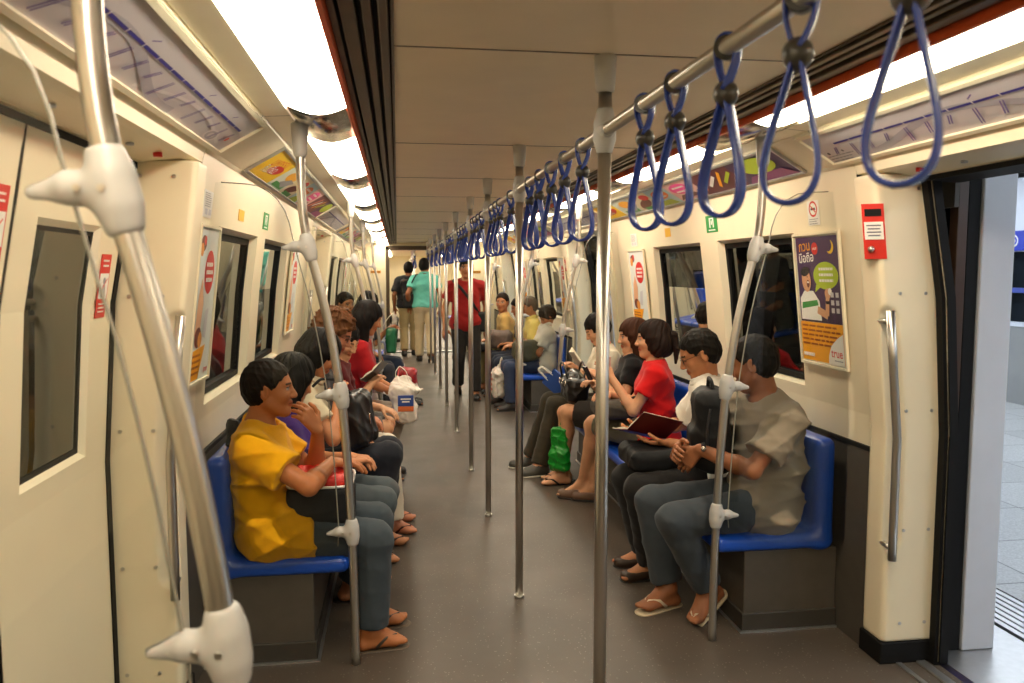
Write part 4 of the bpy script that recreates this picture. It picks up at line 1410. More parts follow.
        for c in 'AB':
            f.cone(J['nb'] - (0, 0, .03), J['sh' + c], 0.050 * s + e * .6, 0.052 * s + e * .7, 0.05)
            fr = tp.get('sleeve', 0.55)
            if fr > 0:
                r0, r1 = 0.052 * s + e, (0.048 + tp.get('cuff', 0.010)) * s + e
                if fr <= 1:
                    hem = J['sh' + c] + (J['el' + c] - J['sh' + c]) * fr
                    f.cone(J['sh' + c], J['el' + c], r0, r1, 0.025, clip=[(hem, J['el' + c] - J['sh' + c])])
                else:
                    f.cone(J['sh' + c], J['el' + c], r0, 0.042 * s + e, 0.025)
                    hem = J['el' + c] + (J['wr' + c] - J['el' + c]) * min(fr - 1, 1)
                    f.cone(J['el' + c], J['wr' + c], 0.042 * s + e, 0.034 * s + e, 0.02, clip=[(hem, J['wr' + c] - J['el' + c])])
        nk = unit(hc - J['nb'])
        nr = tp.get('neck', 0.066) * s
        f.cone(J['nb'] + nk * 0.030 + B.F * tp.get('vneck', 0.012), hc, nr, nr * 1.3, 0.008, mode='cut')
        if tp.get('v'):
            f.cone(J['nb'] + B.F * 0.10 + nk * 0.05, J['nb'] + B.F * 0.125 - nk * tp['v'], 0.035, 0.006, 0.01, mode='cut')
        if 'hemz' in tp:
            f.plane((0, 0, tp['hemz']), (0, 0, -1))
        if 'seat' in J:
            f.plane((0, 0, J['seat'] + 0.006), (0, 0, -1))
        f.folds(tp.get('fold', 0.010), 20, look.get('seed', 1), (0.2, 0.2, 1))
        sh = place(f.mesh('shirt', tp.get('mat') or cloth(tp['col']), origin, 1), 'shirt', body, origin)
        if tp.get('collar'):
            f = Field(J['nb'] - 0.16, J['nb'] + 0.18, 0.006)
            cA = J['nb'] + nk * 0.030
            ring = []
            for i in range(15):
                a = math.radians(28 + 304 * i / 14)
                ring.append(cA + B.F * (math.cos(a) * 0.072 + 0.008) * s + latv * math.sin(a) * 0.072 * s + nk * (0.022 - 0.030 * max(math.cos(a), -.3)))
            for i in range(14):
                f.cone(ring[i], ring[i + 1], 0.009, 0.009, 0.004)
                f.cone(ring[i] - nk * 0.022 + unit(ring[i] - cA) * 0.012, ring[i + 1] - nk * 0.022 + unit(ring[i + 1] - cA) * 0.012, 0.008, 0.008, 0.012)
            place(f.mesh('collar', tp.get('mat') or cloth(tp['col']), origin, 1), 'collar', sh, origin)
    # ------------------------------------------------ footwear
    fw_ = look.get('feet')
    if fw_:
        for c in 'AB':
            an, to = J['an' + c], J['to' + c]
            fd = unit((to - an) * (1, 1, 0)); sd = np.array([-fd[1], fd[0], 0])
            heel = J['he' + c] if 'he' + c in J else np.array([an[0], an[1], 0.03]) - fd * 0.035
            tilt = unit((to - fd * 0.04) - heel); upv = unit(np.cross(tilt, sd)); upv = upv if upv[2] > 0 else -upv
            if fw_['type'] == 'shoe':
                f = Field(np.minimum(heel, to) - 0.09, np.maximum(np.maximum(heel, to), an) + 0.09, 0.007)
                f.chain([heel + upv * 0.008, to - fd * 0.03], [0.040, 0.036], 0, flat=(sd, 0.85))
                f.chain([heel + upv * 0.02, an], [0.040, 0.042], 0.03)
                f.chain([an - upv * .01, to - fd * 0.06], [0.040, 0.033], 0.03)
                f.plane(an + upv * (0.012 if not fw_.get('low') else -0.03), upv)
                f.plane(heel - upv * 0.028, -upv)
                if fw_.get('low'):
                    f.cone(an - upv * 0.01, to - fd * 0.075 + upv * 0.03, 0.036, 0.030, 0.006, mode='cut')
                so = place(f.mesh('shoe', mat('shoe_%02x%02x%02x' % tuple(fw_['col']), fw_['col'], 0.45, noise=0.08, nscale=40), origin, 1), 'shoe', body, origin)
                f = Field(np.minimum(heel, to) - 0.09, np.maximum(heel, to) + 0.09, 0.007)
                f.chain([heel - upv * 0.02, to - fd * 0.03 - upv * 0.012], [0.044, 0.040], 0, flat=(sd, 0.85))
                f.plane(heel - upv * 0.016, upv); f.plane(heel - upv * 0.0305, -upv)
                place(f.mesh('sole', mat('sole_%02x%02x%02x' % tuple(fw_.get('sole', (30, 28, 26))), fw_.get('sole', (30, 28, 26)), 0.6), origin, 1), 'sole', so, origin)
            else:
                f = Field(np.minimum(heel, to) - 0.09, np.maximum(heel, to) + 0.09, 0.006)
                f.chain([heel - upv * 0.02 - fd * 0.012, to - fd * 0.02 - upv * 0.014], [0.043, 0.045], 0, flat=(sd, 0.95))
                f.plane(heel - upv * 0.0265, upv); f.plane(heel - upv * 0.0445 if fw_.get('thick') else heel - upv * 0.040, -upv)
                so = place(f.mesh('sandal', mat('sandal_%02x%02x%02x' % tuple(fw_['col']), fw_['col'], 0.6, noise=0.06, nscale=40), origin, 1), 'sandal', body, origin)
                st_ = MB(origin)
                top = to - fd * 0.012 + upv * 0.002 + sd * 0.006
                for l in (-1, 1):
                    st_.tube([top - fd * 0.01, to - fd * 0.04 + upv * 0.026 + sd * l * 0.012, to - fd * 0.085 + upv * 0.024 + sd * l * 0.038, to - fd * 0.125 - upv * 0.012 + sd * l * 0.043], 0.006, mat('sandal_strap_%02x%02x%02x' % tuple(fw_['strap']), fw_['strap'], 0.5), 8, flat=(0.0075, 0.003, upv))
                st_.build('strap', so)
    return body

def seat_pose(side, x0, y0, head, hdir, opts):
    """A seated figure on a bench; forward is toward the aisle, lateral +l is away from the camera."""
    B = Body((x0, y0), (-side, 0), (0, 1))
    J = B.J; s = opts.get('s', 1.0)
    p = B.p
    pz = opts.get('pz', 0.545)
    J['seat'] = 0.40
    J['pel'] = p(0, 0, pz); J['hipA'] = p(0.02, -0.085 * s, pz - 0.01); J['hipB'] = p(0.02, 0.085 * s, pz - 0.01)
    head = np.array(head, float); hd = unit(hdir); J['head'] = head; J['hdir'] = hd
    if 'nb' in opts:
        nb = p(*opts['nb'])
    else:
        nb = head - hd * 0.045 * (1 if hd[2] > -0.3 else 0.6) - np.array([0, 0, 0.155 * s])
    J['nb'] = nb
    sp = opts.get('slump', 0.0)
    J['waist'] = J['pel'] * 0.62 + nb * 0.38 + B.F * (-sp)
    J['chest'] = J['pel'] * 0.28 + nb * 0.72 + B.F * (-sp * 0.8 + 0.005)
    yaw = opts.get('tw', 0.0)
    lat = unit(B.L * math.cos(yaw) + B.F * math.sin(yaw))
    sw = opts.get('sw', 0.170 if not opts.get('fem') else 0.148) * s
    J['shA'] = nb - lat * sw - (0, 0, 0.062) + B.F * opts.get('shf', 0.0); J['shB'] = nb + lat * sw - (0, 0, 0.062) + B.F * opts.get('shf', 0.0)
    for c, l in (('A', -1), ('B', 1)):
        J['wr' + c] = p(*opts['wr' + c])
        J['el' + c] = ik(J['sh' + c], J['wr' + c], 0.275 * s, 0.25 * s, p(*opts.get('hint' + c, (-0.1, l * 0.45, 0.5))))
        J['kn' + c] = p(*opts.get('kn' + c, (0.46, l * 0.11, 0.50)))
        J['an' + c] = p(*opts.get('an' + c, (0.44, l * 0.11, 0.085)))
        J['to' + c] = p(*opts.get('to' + c, (opts.get('an' + c, (0.44,))[0] + 0.17, opts.get('an' + c, (0, l * 0.11))[1] + l * 0.02, 0.022)))
        if 'he' + c in opts:
            J['he' + c] = p(*opts['he' + c])
    return B

def stand_pose(x, y, yaw, opts):
    """Standing / walking figure; yaw turns forward from +y toward +x."""
    F = (math.sin(yaw), math.cos(yaw)); Lr = (math.cos(yaw), -math.sin(yaw))
    B = Body((x, y), F, Lr); J = B.J; s = opts.get('s', 1.0); p = lambda f, l, u: B.p(f * s, l * s, u * s)
    J['pel'] = p(0, 0, 0.93); J['hipA'] = p(0, -0.085, 0.92); J['hipB'] = p(0, 0.085, 0.92)
    J['waist'] = p(0.01, 0, 1.08); J['chest'] = p(0.0, 0, 1.27); J['nb'] = p(-0.005 + opts.get('lean', 0), 0, 1.43)
    J['shA'] = p(opts.get('lean', 0) * .8, -0.175, 1.37); J['shB'] = p(opts.get('lean', 0) * .8, 0.175, 1.37)
    J['head'] = p(0.035 + opts.get('lean', 0) * 1.2, 0, 1.585)
    hy = opts.get('hyaw', 0)
    J['hdir'] = unit(B.F * math.cos(hy) + B.L * math.sin(hy) + np.array([0, 0, opts.get('hpitch', 0)]))
    for c, l in (('A', -1), ('B', 1)):
        J['wr' + c] = p(*opts.get('wr' + c, (0.05, l * 0.25, 0.86)))
        J['el' + c] = ik(J['sh' + c], J['wr' + c], 0.285 * s, 0.26 * s, p(-0.4, l * 0.4, 1.1))
        J['an' + c] = p(*opts.get('an' + c, (0, l * 0.1, 0.085)))
        J['kn' + c] = ik(J['hip' + c], J['an' + c], 0.43 * s, 0.415 * s, p(0.6, l * 0.12, 0.5))
        to = opts.get('to' + c)
        J['to' + c] = p(*to) if to else J['an' + c] + B.F * 0.17 + B.L * l * 0.02 - (0, 0, 0.062)
        if 'he' + c in opts:
            J['he' + c] = p(*opts['he' + c])
    return B
# ================================================================== WHO IS IN THE CAR
SK_TAN, SK_BROWN, SK_LIGHT = (188, 126, 86), (152, 96, 62), (212, 158, 120)
def go_seat(side, x0, y0, head, hdir, label, look, **o):
    o['s'] = look.get('s', 1.0); o['fem'] = look.get('fem', False)
    B = seat_pose(side, x0, y0, head, hdir, o)
    return make_person(label, B, look, look.get('res', 0.012), look.get('rh', 0.006))
NEAR = dict(res=0.0095, rh=0.0042)
# ---- platform-side bench
R1 = go_seat(1, 1.10, 3.46, (1.04, 3.47, 1.185), (-0.75, 0.60, -0.28), 'person in grey T-shirt and jeans hugging a black backpack at the bench end',
    dict(NEAR, skin=SK_BROWN, s=1.03, hair='short', hcol=(26, 22, 18), top=dict(col=(150, 137, 118), sleeve=0.72, ease=0.022, cuff=0.022, belly=0.010, fold=0.016), legs=dict(type='long', col=(62, 68, 74), ease=0.016, hem=0.93),
         feet=dict(type='sandal', col=(196, 178, 146), strap=(222, 206, 176), thick=True),
         handA=dict(d=(-0.55, 0.45, -0.75), n=(0.6, 0.55, -0.1), t=(-0.2, 0.5, 0.7), curl=0.5), handB=dict(d=(-0.5, -0.75, 0.0), n=(0.7, -0.3, -0.3), t=(0, 0, 1), curl=0.6)),
    nb=(0.0, 0.0, 1.02), slump=0.02, sw=0.180, tw=0.12, wrA=(0.325, -0.03, 0.80), wrB=(0.365, 0.13, 0.775), hintA=(0.02, -0.42, 0.62), hintB=(0.05, 0.3, 0.5),
    knA=(0.475, -0.12, 0.505), knB=(0.48, 0.19, 0.50), anA=(0.27, -0.03, 0.15), toA=(0.385, -0.10, 0.03), heA=(0.225, -0.005, 0.115), anB=(0.41, 0.13, 0.095), toB=(0.565, 0.06, 0.034))
R2 = go_seat(1, 1.09, 3.98, (0.975, 3.97, 1.18), (-0.88, 0.22, -0.42), 'person in white shirt and glasses bending over an open dark red book',
    dict(NEAR, skin=SK_TAN, s=1.02, hair='short', hcol=(28, 24, 20), eyes='down', top=dict(col=(240, 236, 226), sleeve=0.78, ease=0.022, cuff=0.02, collar=True, v=0.05), legs=dict(type='long', col=(34, 32, 32)),
         feet=dict(type='shoe', col=(62, 44, 32), low=True),
         handA=dict(d=(-0.85, 0.4, -0.05), n=(0.0, 0.3, 1), t=(-0.2, -0.9, 0.1), curl=0.35), handB=dict(d=(-0.9, -0.2, 0.0), n=(0, -0.2, 1), t=(-0.2, 0.9, 0.1), curl=0.35)),
    nb=(0.07, 0.0, 1.02), slump=0.03, tw=-0.38, wrA=(0.27, -0.02, 0.715), wrB=(0.30, 0.24, 0.735), hintA=(0.0, -0.2, 0.45), hintB=(0.0, 0.5, 0.6), anA=(0.36, -0.03, 0.085), anB=(0.34, 0.14, 0.085))
R3 = go_seat(1, 1.10, 4.97, (1.05, 4.98, 1.175), (-0.97, 0.22, -0.06), 'person with tied dark hair in a bright red T-shirt, one hand raised',
    dict(skin=SK_LIGHT, s=0.98, fem=True, hair='bob', hcol=(34, 22, 17), rh=0.0055, res=0.011, top=dict(col=(204, 22, 24), sleeve=0.55, ease=0.014), legs=dict(type='shorts', col=(104, 98, 78), hem=0.95),
         feet=dict(type='shoe', col=(112, 84, 66), low=True), handA=dict(d=(-0.5, 0.1, 0.85), n=(-0.5, 0.6, -0.2), t=(0.6, 0.4, 0.3), curl=0.7)),
    nb=(0.03, 0.0, 1.02), tw=-0.28, wrA=(0.325, -0.03, 0.925), wrB=(0.30, 0.12, 0.80), hintA=(0.15, -0.2, 0.5), knA=(0.37, 0.26, 0.585), knB=(0.36, 0.36, 0.55), anA=(0.40, 0.47, 0.11), toA=(0.555, 0.54, 0.03), anB=(0.33, 0.42, 0.10), toB=(0.47, 0.47, 0.03))
R4 = go_seat(1, 1.12, 5.5, (1.075, 5.50, 1.155), (-0.98, 0.06, -0.14), 'person with long brown hair in a black top with bare legs',
    dict(skin=SK_LIGHT, s=0.98, fem=True, hair='long', hcol=(66, 38, 24), rh=0.0055, top=dict(col=(22, 21, 23), sleeve=0.5, ease=0.012, v=0.08), legs=dict(type='skirt', col=(40, 34, 30), hem=0.8),
         feet=dict(type='sandal', col=(40, 32, 28), strap=(30, 26, 24))),
    nb=(0.05, 0.0, 1.0), tw=-0.22, wrA=(0.30, -0.08, 0.86), wrB=(0.28, 0.12, 0.80), knA=(0.46, 0.24, 0.58), knB=(0.46, 0.36, 0.55), anA=(0.47, 0.36, 0.09), anB=(0.44, 0.46, 0.09))
R5 = go_seat(1, 1.12, 6.1, (0.965, 6.08, 1.165), (-0.85, 0.12, -0.5), 'person with short dark hair in a white T-shirt reading a small pale book',
    dict(skin=SK_LIGHT, s=0.98, fem=True, hair='shortf', hcol=(26, 20, 17), rh=0.0055, eyes='down', top=dict(col=(226, 220, 200), sleeve=0.6, ease=0.018), legs=dict(type='long', col=(62, 56, 44), hem=0.98),
         feet=dict(type='shoe', col=(74, 72, 66), sole=(212, 206, 190))),
    nb=(0.09, 0.0, 1.01), wrA=(0.30, -0.06, 0.835), wrB=(0.31, 0.10, 0.85), knA=(0.47, 0.06, 0.555), knB=(0.47, 0.26, 0.56), anA=(0.60, 0.03, 0.085), anB=(0.62, 0.32, 0.085), toA=(0.78, 0.02, 0.025), toB=(0.80, 0.34, 0.025))
# ---- platform-side second bench
FAR = dict(res=0.016, rh=0.0085)
go_seat(1, 1.16, 9.25, (1.165, 9.25, 1.10), (-0.8, -0.05, -0.55), 'person in white shirt looking down on the near end of the far blue bench',
    dict(FAR, skin=SK_TAN, fem=True, s=0.95, hair='shortf', hcol=(46, 34, 27), eyes='down', top=dict(col=(238, 232, 218), sleeve=0.7, collar=True), legs=dict(type='long', col=(56, 66, 92)), feet=dict(type='shoe', col=(50, 44, 40))),
    nb=(0.02, 0, 0.96), wrA=(0.25, -0.05, 0.80), wrB=(0.27, 0.1, 0.78), slump=0.02)
go_seat(1, 1.12, 9.78, (1.03, 9.78, 1.185), (-0.92, -0.15, -0.25), 'old balding person in a pale yellow shirt on the far blue bench',
    dict(FAR, skin=SK_TAN, s=1.0, hair='buzz', hcol=(96, 84, 72), top=dict(col=(226, 206, 118), sleeve=0.7, collar=True), legs=dict(type='long', col=(40, 46, 62)), feet=dict(type='shoe', col=(44, 36, 32))),
    nb=(0.04, 0, 1.02), wrA=(0.30, -0.06, 0.70), wrB=(0.3, 0.1, 0.70))
go_seat(1, 1.12, 10.34, (0.985, 10.34, 1.15), (-0.9, -0.1, -0.3), 'dark-haired person in a grey patterned shirt between the two people in yellow',
    dict(FAR, skin=SK_TAN, s=0.98, hair='short', top=dict(col=(120, 116, 112), sleeve=0.8, mat=mat('patterned_grey_cloth', (128, 124, 120), 0.85, noise=0.6, nscale=26)), legs=dict(type='long', col=(36, 40, 52)), feet=dict(type='shoe', col=(36, 30, 28))),
    nb=(0.08, 0, 1.0), wrA=(0.30, -0.06, 0.68), wrB=(0.3, 0.1, 0.68))
go_seat(1, 1.02, 10.95, (0.85, 10.93, 1.20), (-0.45, -0.88, -0.04), 'person with cropped hair in a tan shirt turning toward the camera on the far bench',
    dict(FAR, skin=SK_TAN, s=1.03, hair='buzz', hcol=(40, 30, 24), top=dict(col=(206, 172, 104), sleeve=0.7), legs=dict(type='long', col=(120, 108, 72)), feet=dict(type='sandal', col=(44, 36, 30), strap=(30, 26, 24))),
    nb=(0.15, 0, 1.03), wrA=(0.36, -0.06, 0.68), wrB=(0.38, 0.1, 0.68), anA=(0.42, -0.15, 0.085), anB=(0.42, 0.05, 0.085))
# ---- tunnel-side bench
L1 = go_seat(-1, -1.13, 3.44, (-1.115, 3.43, 1.118), (1.0, 0.04, 0.0), 'person in a bright yellow T-shirt with a hand at the mouth',
    dict(NEAR, skin=(174, 108, 64), s=1.02, head=0.96, hair='short', hcol=(24, 18, 14), top=dict(col=(232, 168, 12), sleeve=0.62, ease=0.022, cuff=0.02, fold=0.016, over=0.19), legs=dict(type='long', col=(60, 68, 74), ease=0.02, hem=0.95),
         feet=dict(type='sandal', col=(92, 78, 62), strap=(70, 60, 50)),
         handA=dict(d=(0.92, 0.3, -0.12), n=(0.1, 0.1, -1), t=(0.1, 1, 0), curl=0.45), handB=dict(d=(-0.50, -0.22, 0.82), n=(-0.62, 0.72, -0.15), t=(0.75, 0.5, 0.5), curl=[0.80, 0.9, 1.0, 1.05], spread=0.08)),
    nb=(-0.035, 0.0, 0.955), slump=0.01, sw=0.178, wrA=(0.265, -0.03, 0.80), wrB=(0.205, 0.035, 0.925), hintA=(0.08, -0.48, 0.76), hintB=(0.35, 0.22, 0.45),
    knA=(0.44, -0.11, 0.485), knB=(0.44, 0.14, 0.485), anA=(0.42, -0.09, 0.09), anB=(0.42, 0.12, 0.09), toA=(0.565, -0.075, 0.03), toB=(0.575, 0.14, 0.03))
L2 = go_seat(-1, -1.12, 3.93, (-1.08, 3.93, 1.09), (0.74, 0.55, -0.38), 'person whose long black hair hides the face, next to the yellow-shirted person',
    dict(NEAR, skin=SK_TAN, s=0.97, fem=True, hair='mid', hcol=(18, 15, 14), top=dict(col=(62, 34, 110), sleeve=0.5), legs=dict(type='long', col=(72, 80, 84)), feet=dict(type='sandal', col=(44, 34, 28), strap=(36, 28, 24))),
    nb=(0.01, -0.01, 0.935), wrA=(0.30, -0.04, 0.68), wrB=(0.3, 0.1, 0.68), knA=(0.45, -0.05, 0.485), knB=(0.46, 0.13, 0.485), anA=(0.30, -0.05, 0.085), anB=(0.32, 0.13, 0.085))
L3 = go_seat(-1, -1.12, 4.45, (-1.0, 4.45, 1.165), (0.82, 0.1, -0.56), 'person with black hair and glasses in a cream blouse, head bent down',
    dict(skin=SK_TAN, s=1.0, fem=True, hair='bob', hcol=(20, 17, 16), eyes='down', res=0.011, rh=0.005, top=dict(col=(206, 192, 164), sleeve=0.6, collar=True), legs=dict(type='long', col=(34, 36, 44)), feet=dict(type='sandal', col=(70, 40, 32), strap=(60, 34, 28))),
    nb=(0.05, 0, 1.0), slump=0.03, wrA=(0.22, -0.10, 0.93), wrB=(0.30, 0.12, 0.66), hintA=(0.05, -0.4, 0.62), knA=(0.48, -0.06, 0.60), knB=(0.48, 0.17, 0.58), anA=(0.36, -0.06, 0.085), anB=(0.42, 0.2, 0.085))
L4 = go_seat(-1, -1.12, 4.98, (-0.96, 4.98, 1.235), (0.86, -0.1, -0.45), 'person with fluffy brown hair and white trousers behind the bench-end pole',
    dict(skin=(190, 124, 92), s=1.04, fem=True, hair='fluffy', hcol=(96, 62, 38), eyes='down', top=dict(col=(58, 54, 54), sleeve=0.8), legs=dict(type='long', col=(222, 214, 196), flare=0.035), feet=dict(type='sandal', col=(84, 44, 34), strap=(70, 36, 28))),
    nb=(0.05, 0, 1.06), wrA=(0.32, -0.05, 0.70), wrB=(0.32, 0.1, 0.70), anA=(0.47, -0.1, 0.085), anB=(0.47, 0.12, 0.085))
L5 = go_seat(-1, -1.10, 5.5, (-0.93, 5.48, 1.15), (0.66, -0.55, -0.48), 'short-haired person in dark red and grey shorts holding a small black book',
    dict(skin=SK_LIGHT, s=0.97, hair='shortf', hcol=(20, 17, 16), eyes='down', rh=0.0055, top=dict(col=(94, 22, 26), sleeve=0.9), legs=dict(type='shorts', col=(112, 108, 104), hem=0.92), feet=dict(type='sandal', col=(70, 40, 32), strap=(50, 30, 26))),
    nb=(0.12, 0, 1.0), slump=0.02, wrA=(0.33, -0.02, 0.84), wrB=(0.40, 0.12, 0.66), knA=(0.43, 0.05, 0.53), knB=(0.44, 0.2, 0.53), anA=(0.32, 0.0, 0.085), anB=(0.34, 0.2, 0.085))
L6 = go_seat(-1, -1.0, 6.25, (-0.80, 6.2, 1.26), (0.9, 0.2, -0.4), 'dark-haired person in a bright red blouse leaning forward at the far bench end',
    dict(skin=SK_TAN, s=1.0, fem=True, hair='mid', hcol=(22, 18, 17), res=0.014, rh=0.007, top=dict(col=(168, 26, 32), sleeve=0.9), legs=dict(type='long', col=(150, 138, 124)), feet=dict(type='shoe', col=(48, 36, 32))),
    nb=(0.14, 0, 1.09), wrA=(0.42, -0.05, 0.66), wrB=(0.42, 0.12, 0.66), knA=(0.40, -0.1, 0.5), knB=(0.40, 0.1, 0.5), anA=(0.28, -0.1, 0.085), anB=(0.30, 0.1, 0.085))
go_seat(-1, -1.16, 9.25, (-1.16, 9.22, 1.25), (0.62, -0.75, -0.12), 'person with short black hair glancing at the camera over the brown-haired head',
    dict(FAR, skin=SK_TAN, s=1.03, hair='short', top=dict(col=(96, 92, 88), sleeve=0.8), legs=dict(type='long', col=(50, 50, 56)), feet=dict(type='shoe', col=(36, 30, 28))),
    nb=(0.0, 0, 1.07), wrA=(0.3, -0.06, 0.68), wrB=(0.3, 0.1, 0.68))
go_seat(-1, -1.06, 9.8, (-0.92, 9.78, 1.245), (0.8, 0.2, -0.5), 'person with thick black hair reading a sheet of white paper on the far bench',
    dict(FAR, skin=SK_TAN, s=1.03, fem=True, hair='mid', hcol=(20, 17, 16), top=dict(col=(40, 38, 40), sleeve=0.9), legs=dict(type='long', col=(40, 48, 66)), feet=dict(type='shoe', col=(36, 30, 28))),
    nb=(0.08, 0, 1.08), wrA=(0.36, -0.04, 0.92), wrB=(0.38, 0.12, 0.9), anA=(0.60, -0.1, 0.085), anB=(0.60, 0.1, 0.085))
# ---- standing
def go_stand(x, y, yaw, label, look, **o):
    o['s'] = look.get('s', 1.0)
    B = stand_pose(x, y, yaw, o)
    return B, make_person(label, B, look, look.get('res', 0.017), look.get('rh', 0.0085), 'people standing in the aisle')
B_RED, S1 = go_stand(0.29, 10.2, math.pi, 'person in a dark red T-shirt walking down the aisle with a black shoulder bag',
    dict(skin=SK_TAN, s=1.05, w=0.86, hair='shortf', hcol=(22, 18, 16), res=0.014, rh=0.007, top=dict(col=(150, 32, 30), sleeve=0.62, ease=0.02, hemz=0.86), legs=dict(type='long', col=(44, 40, 38)), feet=dict(type='shoe', col=(30, 26, 24))),
    hyaw=0.12, anA=(0.16, -0.09, 0.085), anB=(-0.22, 0.09, 0.14), wrA=(-0.06, -0.25, 0.87), wrB=(0.02, 0.26, 0.86))
B_TEAL, S2 = go_stand(-0.09, 14.5, 0.0, 'person in a turquoise shirt and beige trousers walking away through the gangway end',
    dict(skin=SK_BROWN, s=1.09, hair='short', hcol=(22, 18, 16), top=dict(col=(108, 196, 180), sleeve=0.62, ease=0.022, hemz=0.98, collar=True), legs=dict(type='long', col=(212, 194, 158)), feet=dict(type='shoe', col=(34, 28, 26))),
    hyaw=0.3, anA=(0.10, -0.09, 0.085), anB=(-0.2, 0.09, 0.12), wrA=(0.05, -0.26, 0.93), wrB=(-0.02, 0.25, 0.86))
B_DARK, S3 = go_stand(-0.36, 15.6, 0.0, 'person in a black top and khaki trousers carrying a white plastic bag',
    dict(skin=SK_BROWN, s=1.06, hair='short', hcol=(22, 18, 16), top=dict(col=(42, 42, 46), sleeve=0.8, ease=0.03, hemz=0.92), legs=dict(type='long', col=(168, 146, 104)), feet=dict(type='shoe', col=(30, 26, 24))),
    anA=(-0.1, -0.09, 0.1), anB=(0.1, 0.09, 0.085), wrA=(0.02, -0.26, 0.88))
go_seat(-1, -1.1, 18.9, (-0.92, 18.9, 1.13), (0.9, -0.1, -0.3), 'dark-clothed person seated in the next car beyond the gangway',
    dict(FAR, skin=SK_TAN, hair='short', top=dict(col=(34, 36, 44), sleeve=0.9), legs=dict(type='long', col=(30, 32, 40)), feet=dict(type='shoe', col=(30, 26, 24))),
    nb=(0.12, 0, 0.99), wrA=(0.36, -0.06, 0.64), wrB=(0.36, 0.1, 0.64))
# ================================================================== WHAT PEOPLE CARRY
def blob(name, label, cat, c, build, material, h=0.007, group=None, margin=0.3, parent=None):
    c = np.array(c, float)
    f = Field(c - margin, c + margin, h)
    build(f, c)
    o = place(f.mesh(name, material, c, 1), name, parent, c)
    if parent is None:
        tag(o, label, cat, group)
    return o
M_BLKFAB = mat('black_nylon', (24, 24, 26), 0.6, noise=0.15, nscale=50, bump=0.2, bscale=300, spec=0.35)
M_BLKPATENT = mat('black_patent_leather', (16, 14, 14), 0.30, noise=0.1, nscale=30, coat=0.3, bump=0.12, bscale=28)
M_PAPER = mat('book_paper', (236, 228, 206), 0.7, noise=0.03, nscale=30)
def strap(parent, pts, r, material, name='strap', flat=None):
    m = MB(parent.matrix_world.translation if parent.parent is None and False else pts[0])
    P = np.array(pts, float); t = np.linspace(0, len(P) - 1, 8 * len(P))
    P = np.stack([np.interp(t, range(len(P)), P[:, i]) for i in range(3)], 1)
    for _ in range(4):
        P[1:-1] = 0.25 * P[:-2] + 0.5 * P[1:-1] + 0.25 * P[2:]
    m.tube(P, r, material, 8, flat=flat)
    return m.build(name, parent)

# grey-shirted person's backpack
def bp(f, c):
    R = np.array([unit((1, -0.25, 0.12)), unit((0.25, 1, 0)), unit((-0.12, 0.0, 1))])
    f.rbox(c, (0.080, 0.115, 0.20), 0.06, R, k=0)
    f.rbox(c + R[0] * -0.070 - R[2] * 0.07, (0.045, 0.09, 0.10), 0.035, R, k=0.02)
    f.folds(0.007, 34, 4)
bag = blob('backpack', 'black backpack held upright on the lap of the grey-shirted person', 'backpack', (0.885, 3.56, 0.865), bp, M_BLKFAB)
strap(bag, [(0.87, 3.51, 1.05), (0.86, 3.52, 1.10), (0.87, 3.58, 1.11), (0.88, 3.61, 1.05)], 0.009, M_BLKFAB, 'carry_loop')
strap(bag, [(0.83, 3.452, 0.98), (0.815, 3.447, 0.88), (0.82, 3.452, 0.78)], 0.006, mat('dull_grey_zip', (70, 70, 72), 0.4, metal=0.6), 'zip')
# white-shirted person's bag and book
def lb(f, c):
    f.rbox(c, (0.155, 0.17, 0.062), 0.05, k=0)
    f.folds(0.012, 20, 9)
bag = blob('shoulder_bag', 'soft black bag lying on the lap under the dark red book', 'bag', (0.755, 4.03, 0.632), lb, M_BLKFAB)
strap(bag, [(0.88, 3.93, 0.66), (0.93, 4.02, 0.70), (0.90, 4.12, 0.66)], 0.010, M_BLKFAB)
def open_book(label, c, ux, uy, w, hgt, cover, pages, thick=0.012, open_ang=0.25, name='book'):
    """Two cover boards hinged along uy, page blocks on top; ux points across, normal = ux x uy."""
    c = np.array(c, float); ux = unit(ux); uy = unit(np.array(uy, float) - ux * np.dot(ux, uy)); n = unit(np.cross(ux, uy))
    m = MB(c); pg = MB(c)
    for sgn in (-1, 1):
        d = ux * sgn * math.cos(open_ang) + n * math.sin(open_ang); nn = unit(np.cross(d, uy)) * (1 if sgn > 0 else -1)
        def slab(mb, a, b, z0, z1, hh, mt):
            vs = [c + d * x + uy * y + nn * z for x in (a, b) for y in (-hh, hh) for z in (z0, z1)]
            mb.add(vs, [(0, 1, 3, 2), (4, 6, 7, 5), (0, 4, 5, 1), (2, 3, 7, 6), (0, 2, 6, 4), (1, 5, 7, 3)], mt)
        slab(m, 0, w, -0.003, 0.0, hgt / 2, cover)
        k = 8                                          # page block curving away from the spine
        vs = []
        for i in range(k + 1):
            x = 0.003 + (w - 0.008) * i / k; z = thick * (0.35 + 0.65 * math.sin(math.pi * min(i / k * 1.2 + .12, 1)) ** 0.6) if i < k else thick * 0.55
            for y in (-hgt / 2 + .004, hgt / 2 - .004):
                vs += [c + d * x + uy * y + nn * 0.0003, c + d * x + uy * y + nn * z]
        fs = []
        for i in range(k):
            b = i * 4; e_ = b + 4
            fs += [(b + 1, e_ + 1, e_ + 3, b + 3), (b, b + 2, e_ + 2, e_), (b, e_, e_ + 1, b + 1), (b + 2, b + 3, e_ + 3, e_ + 2)]
        fs += [(k * 4, k * 4 + 2, k * 4 + 3, k * 4 + 1), (0, 1, 3, 2)]
        pg.add(vs, fs, pages)
    o = tag(m.build(name), label, 'book')
    pg.build('pages', o)
    return o
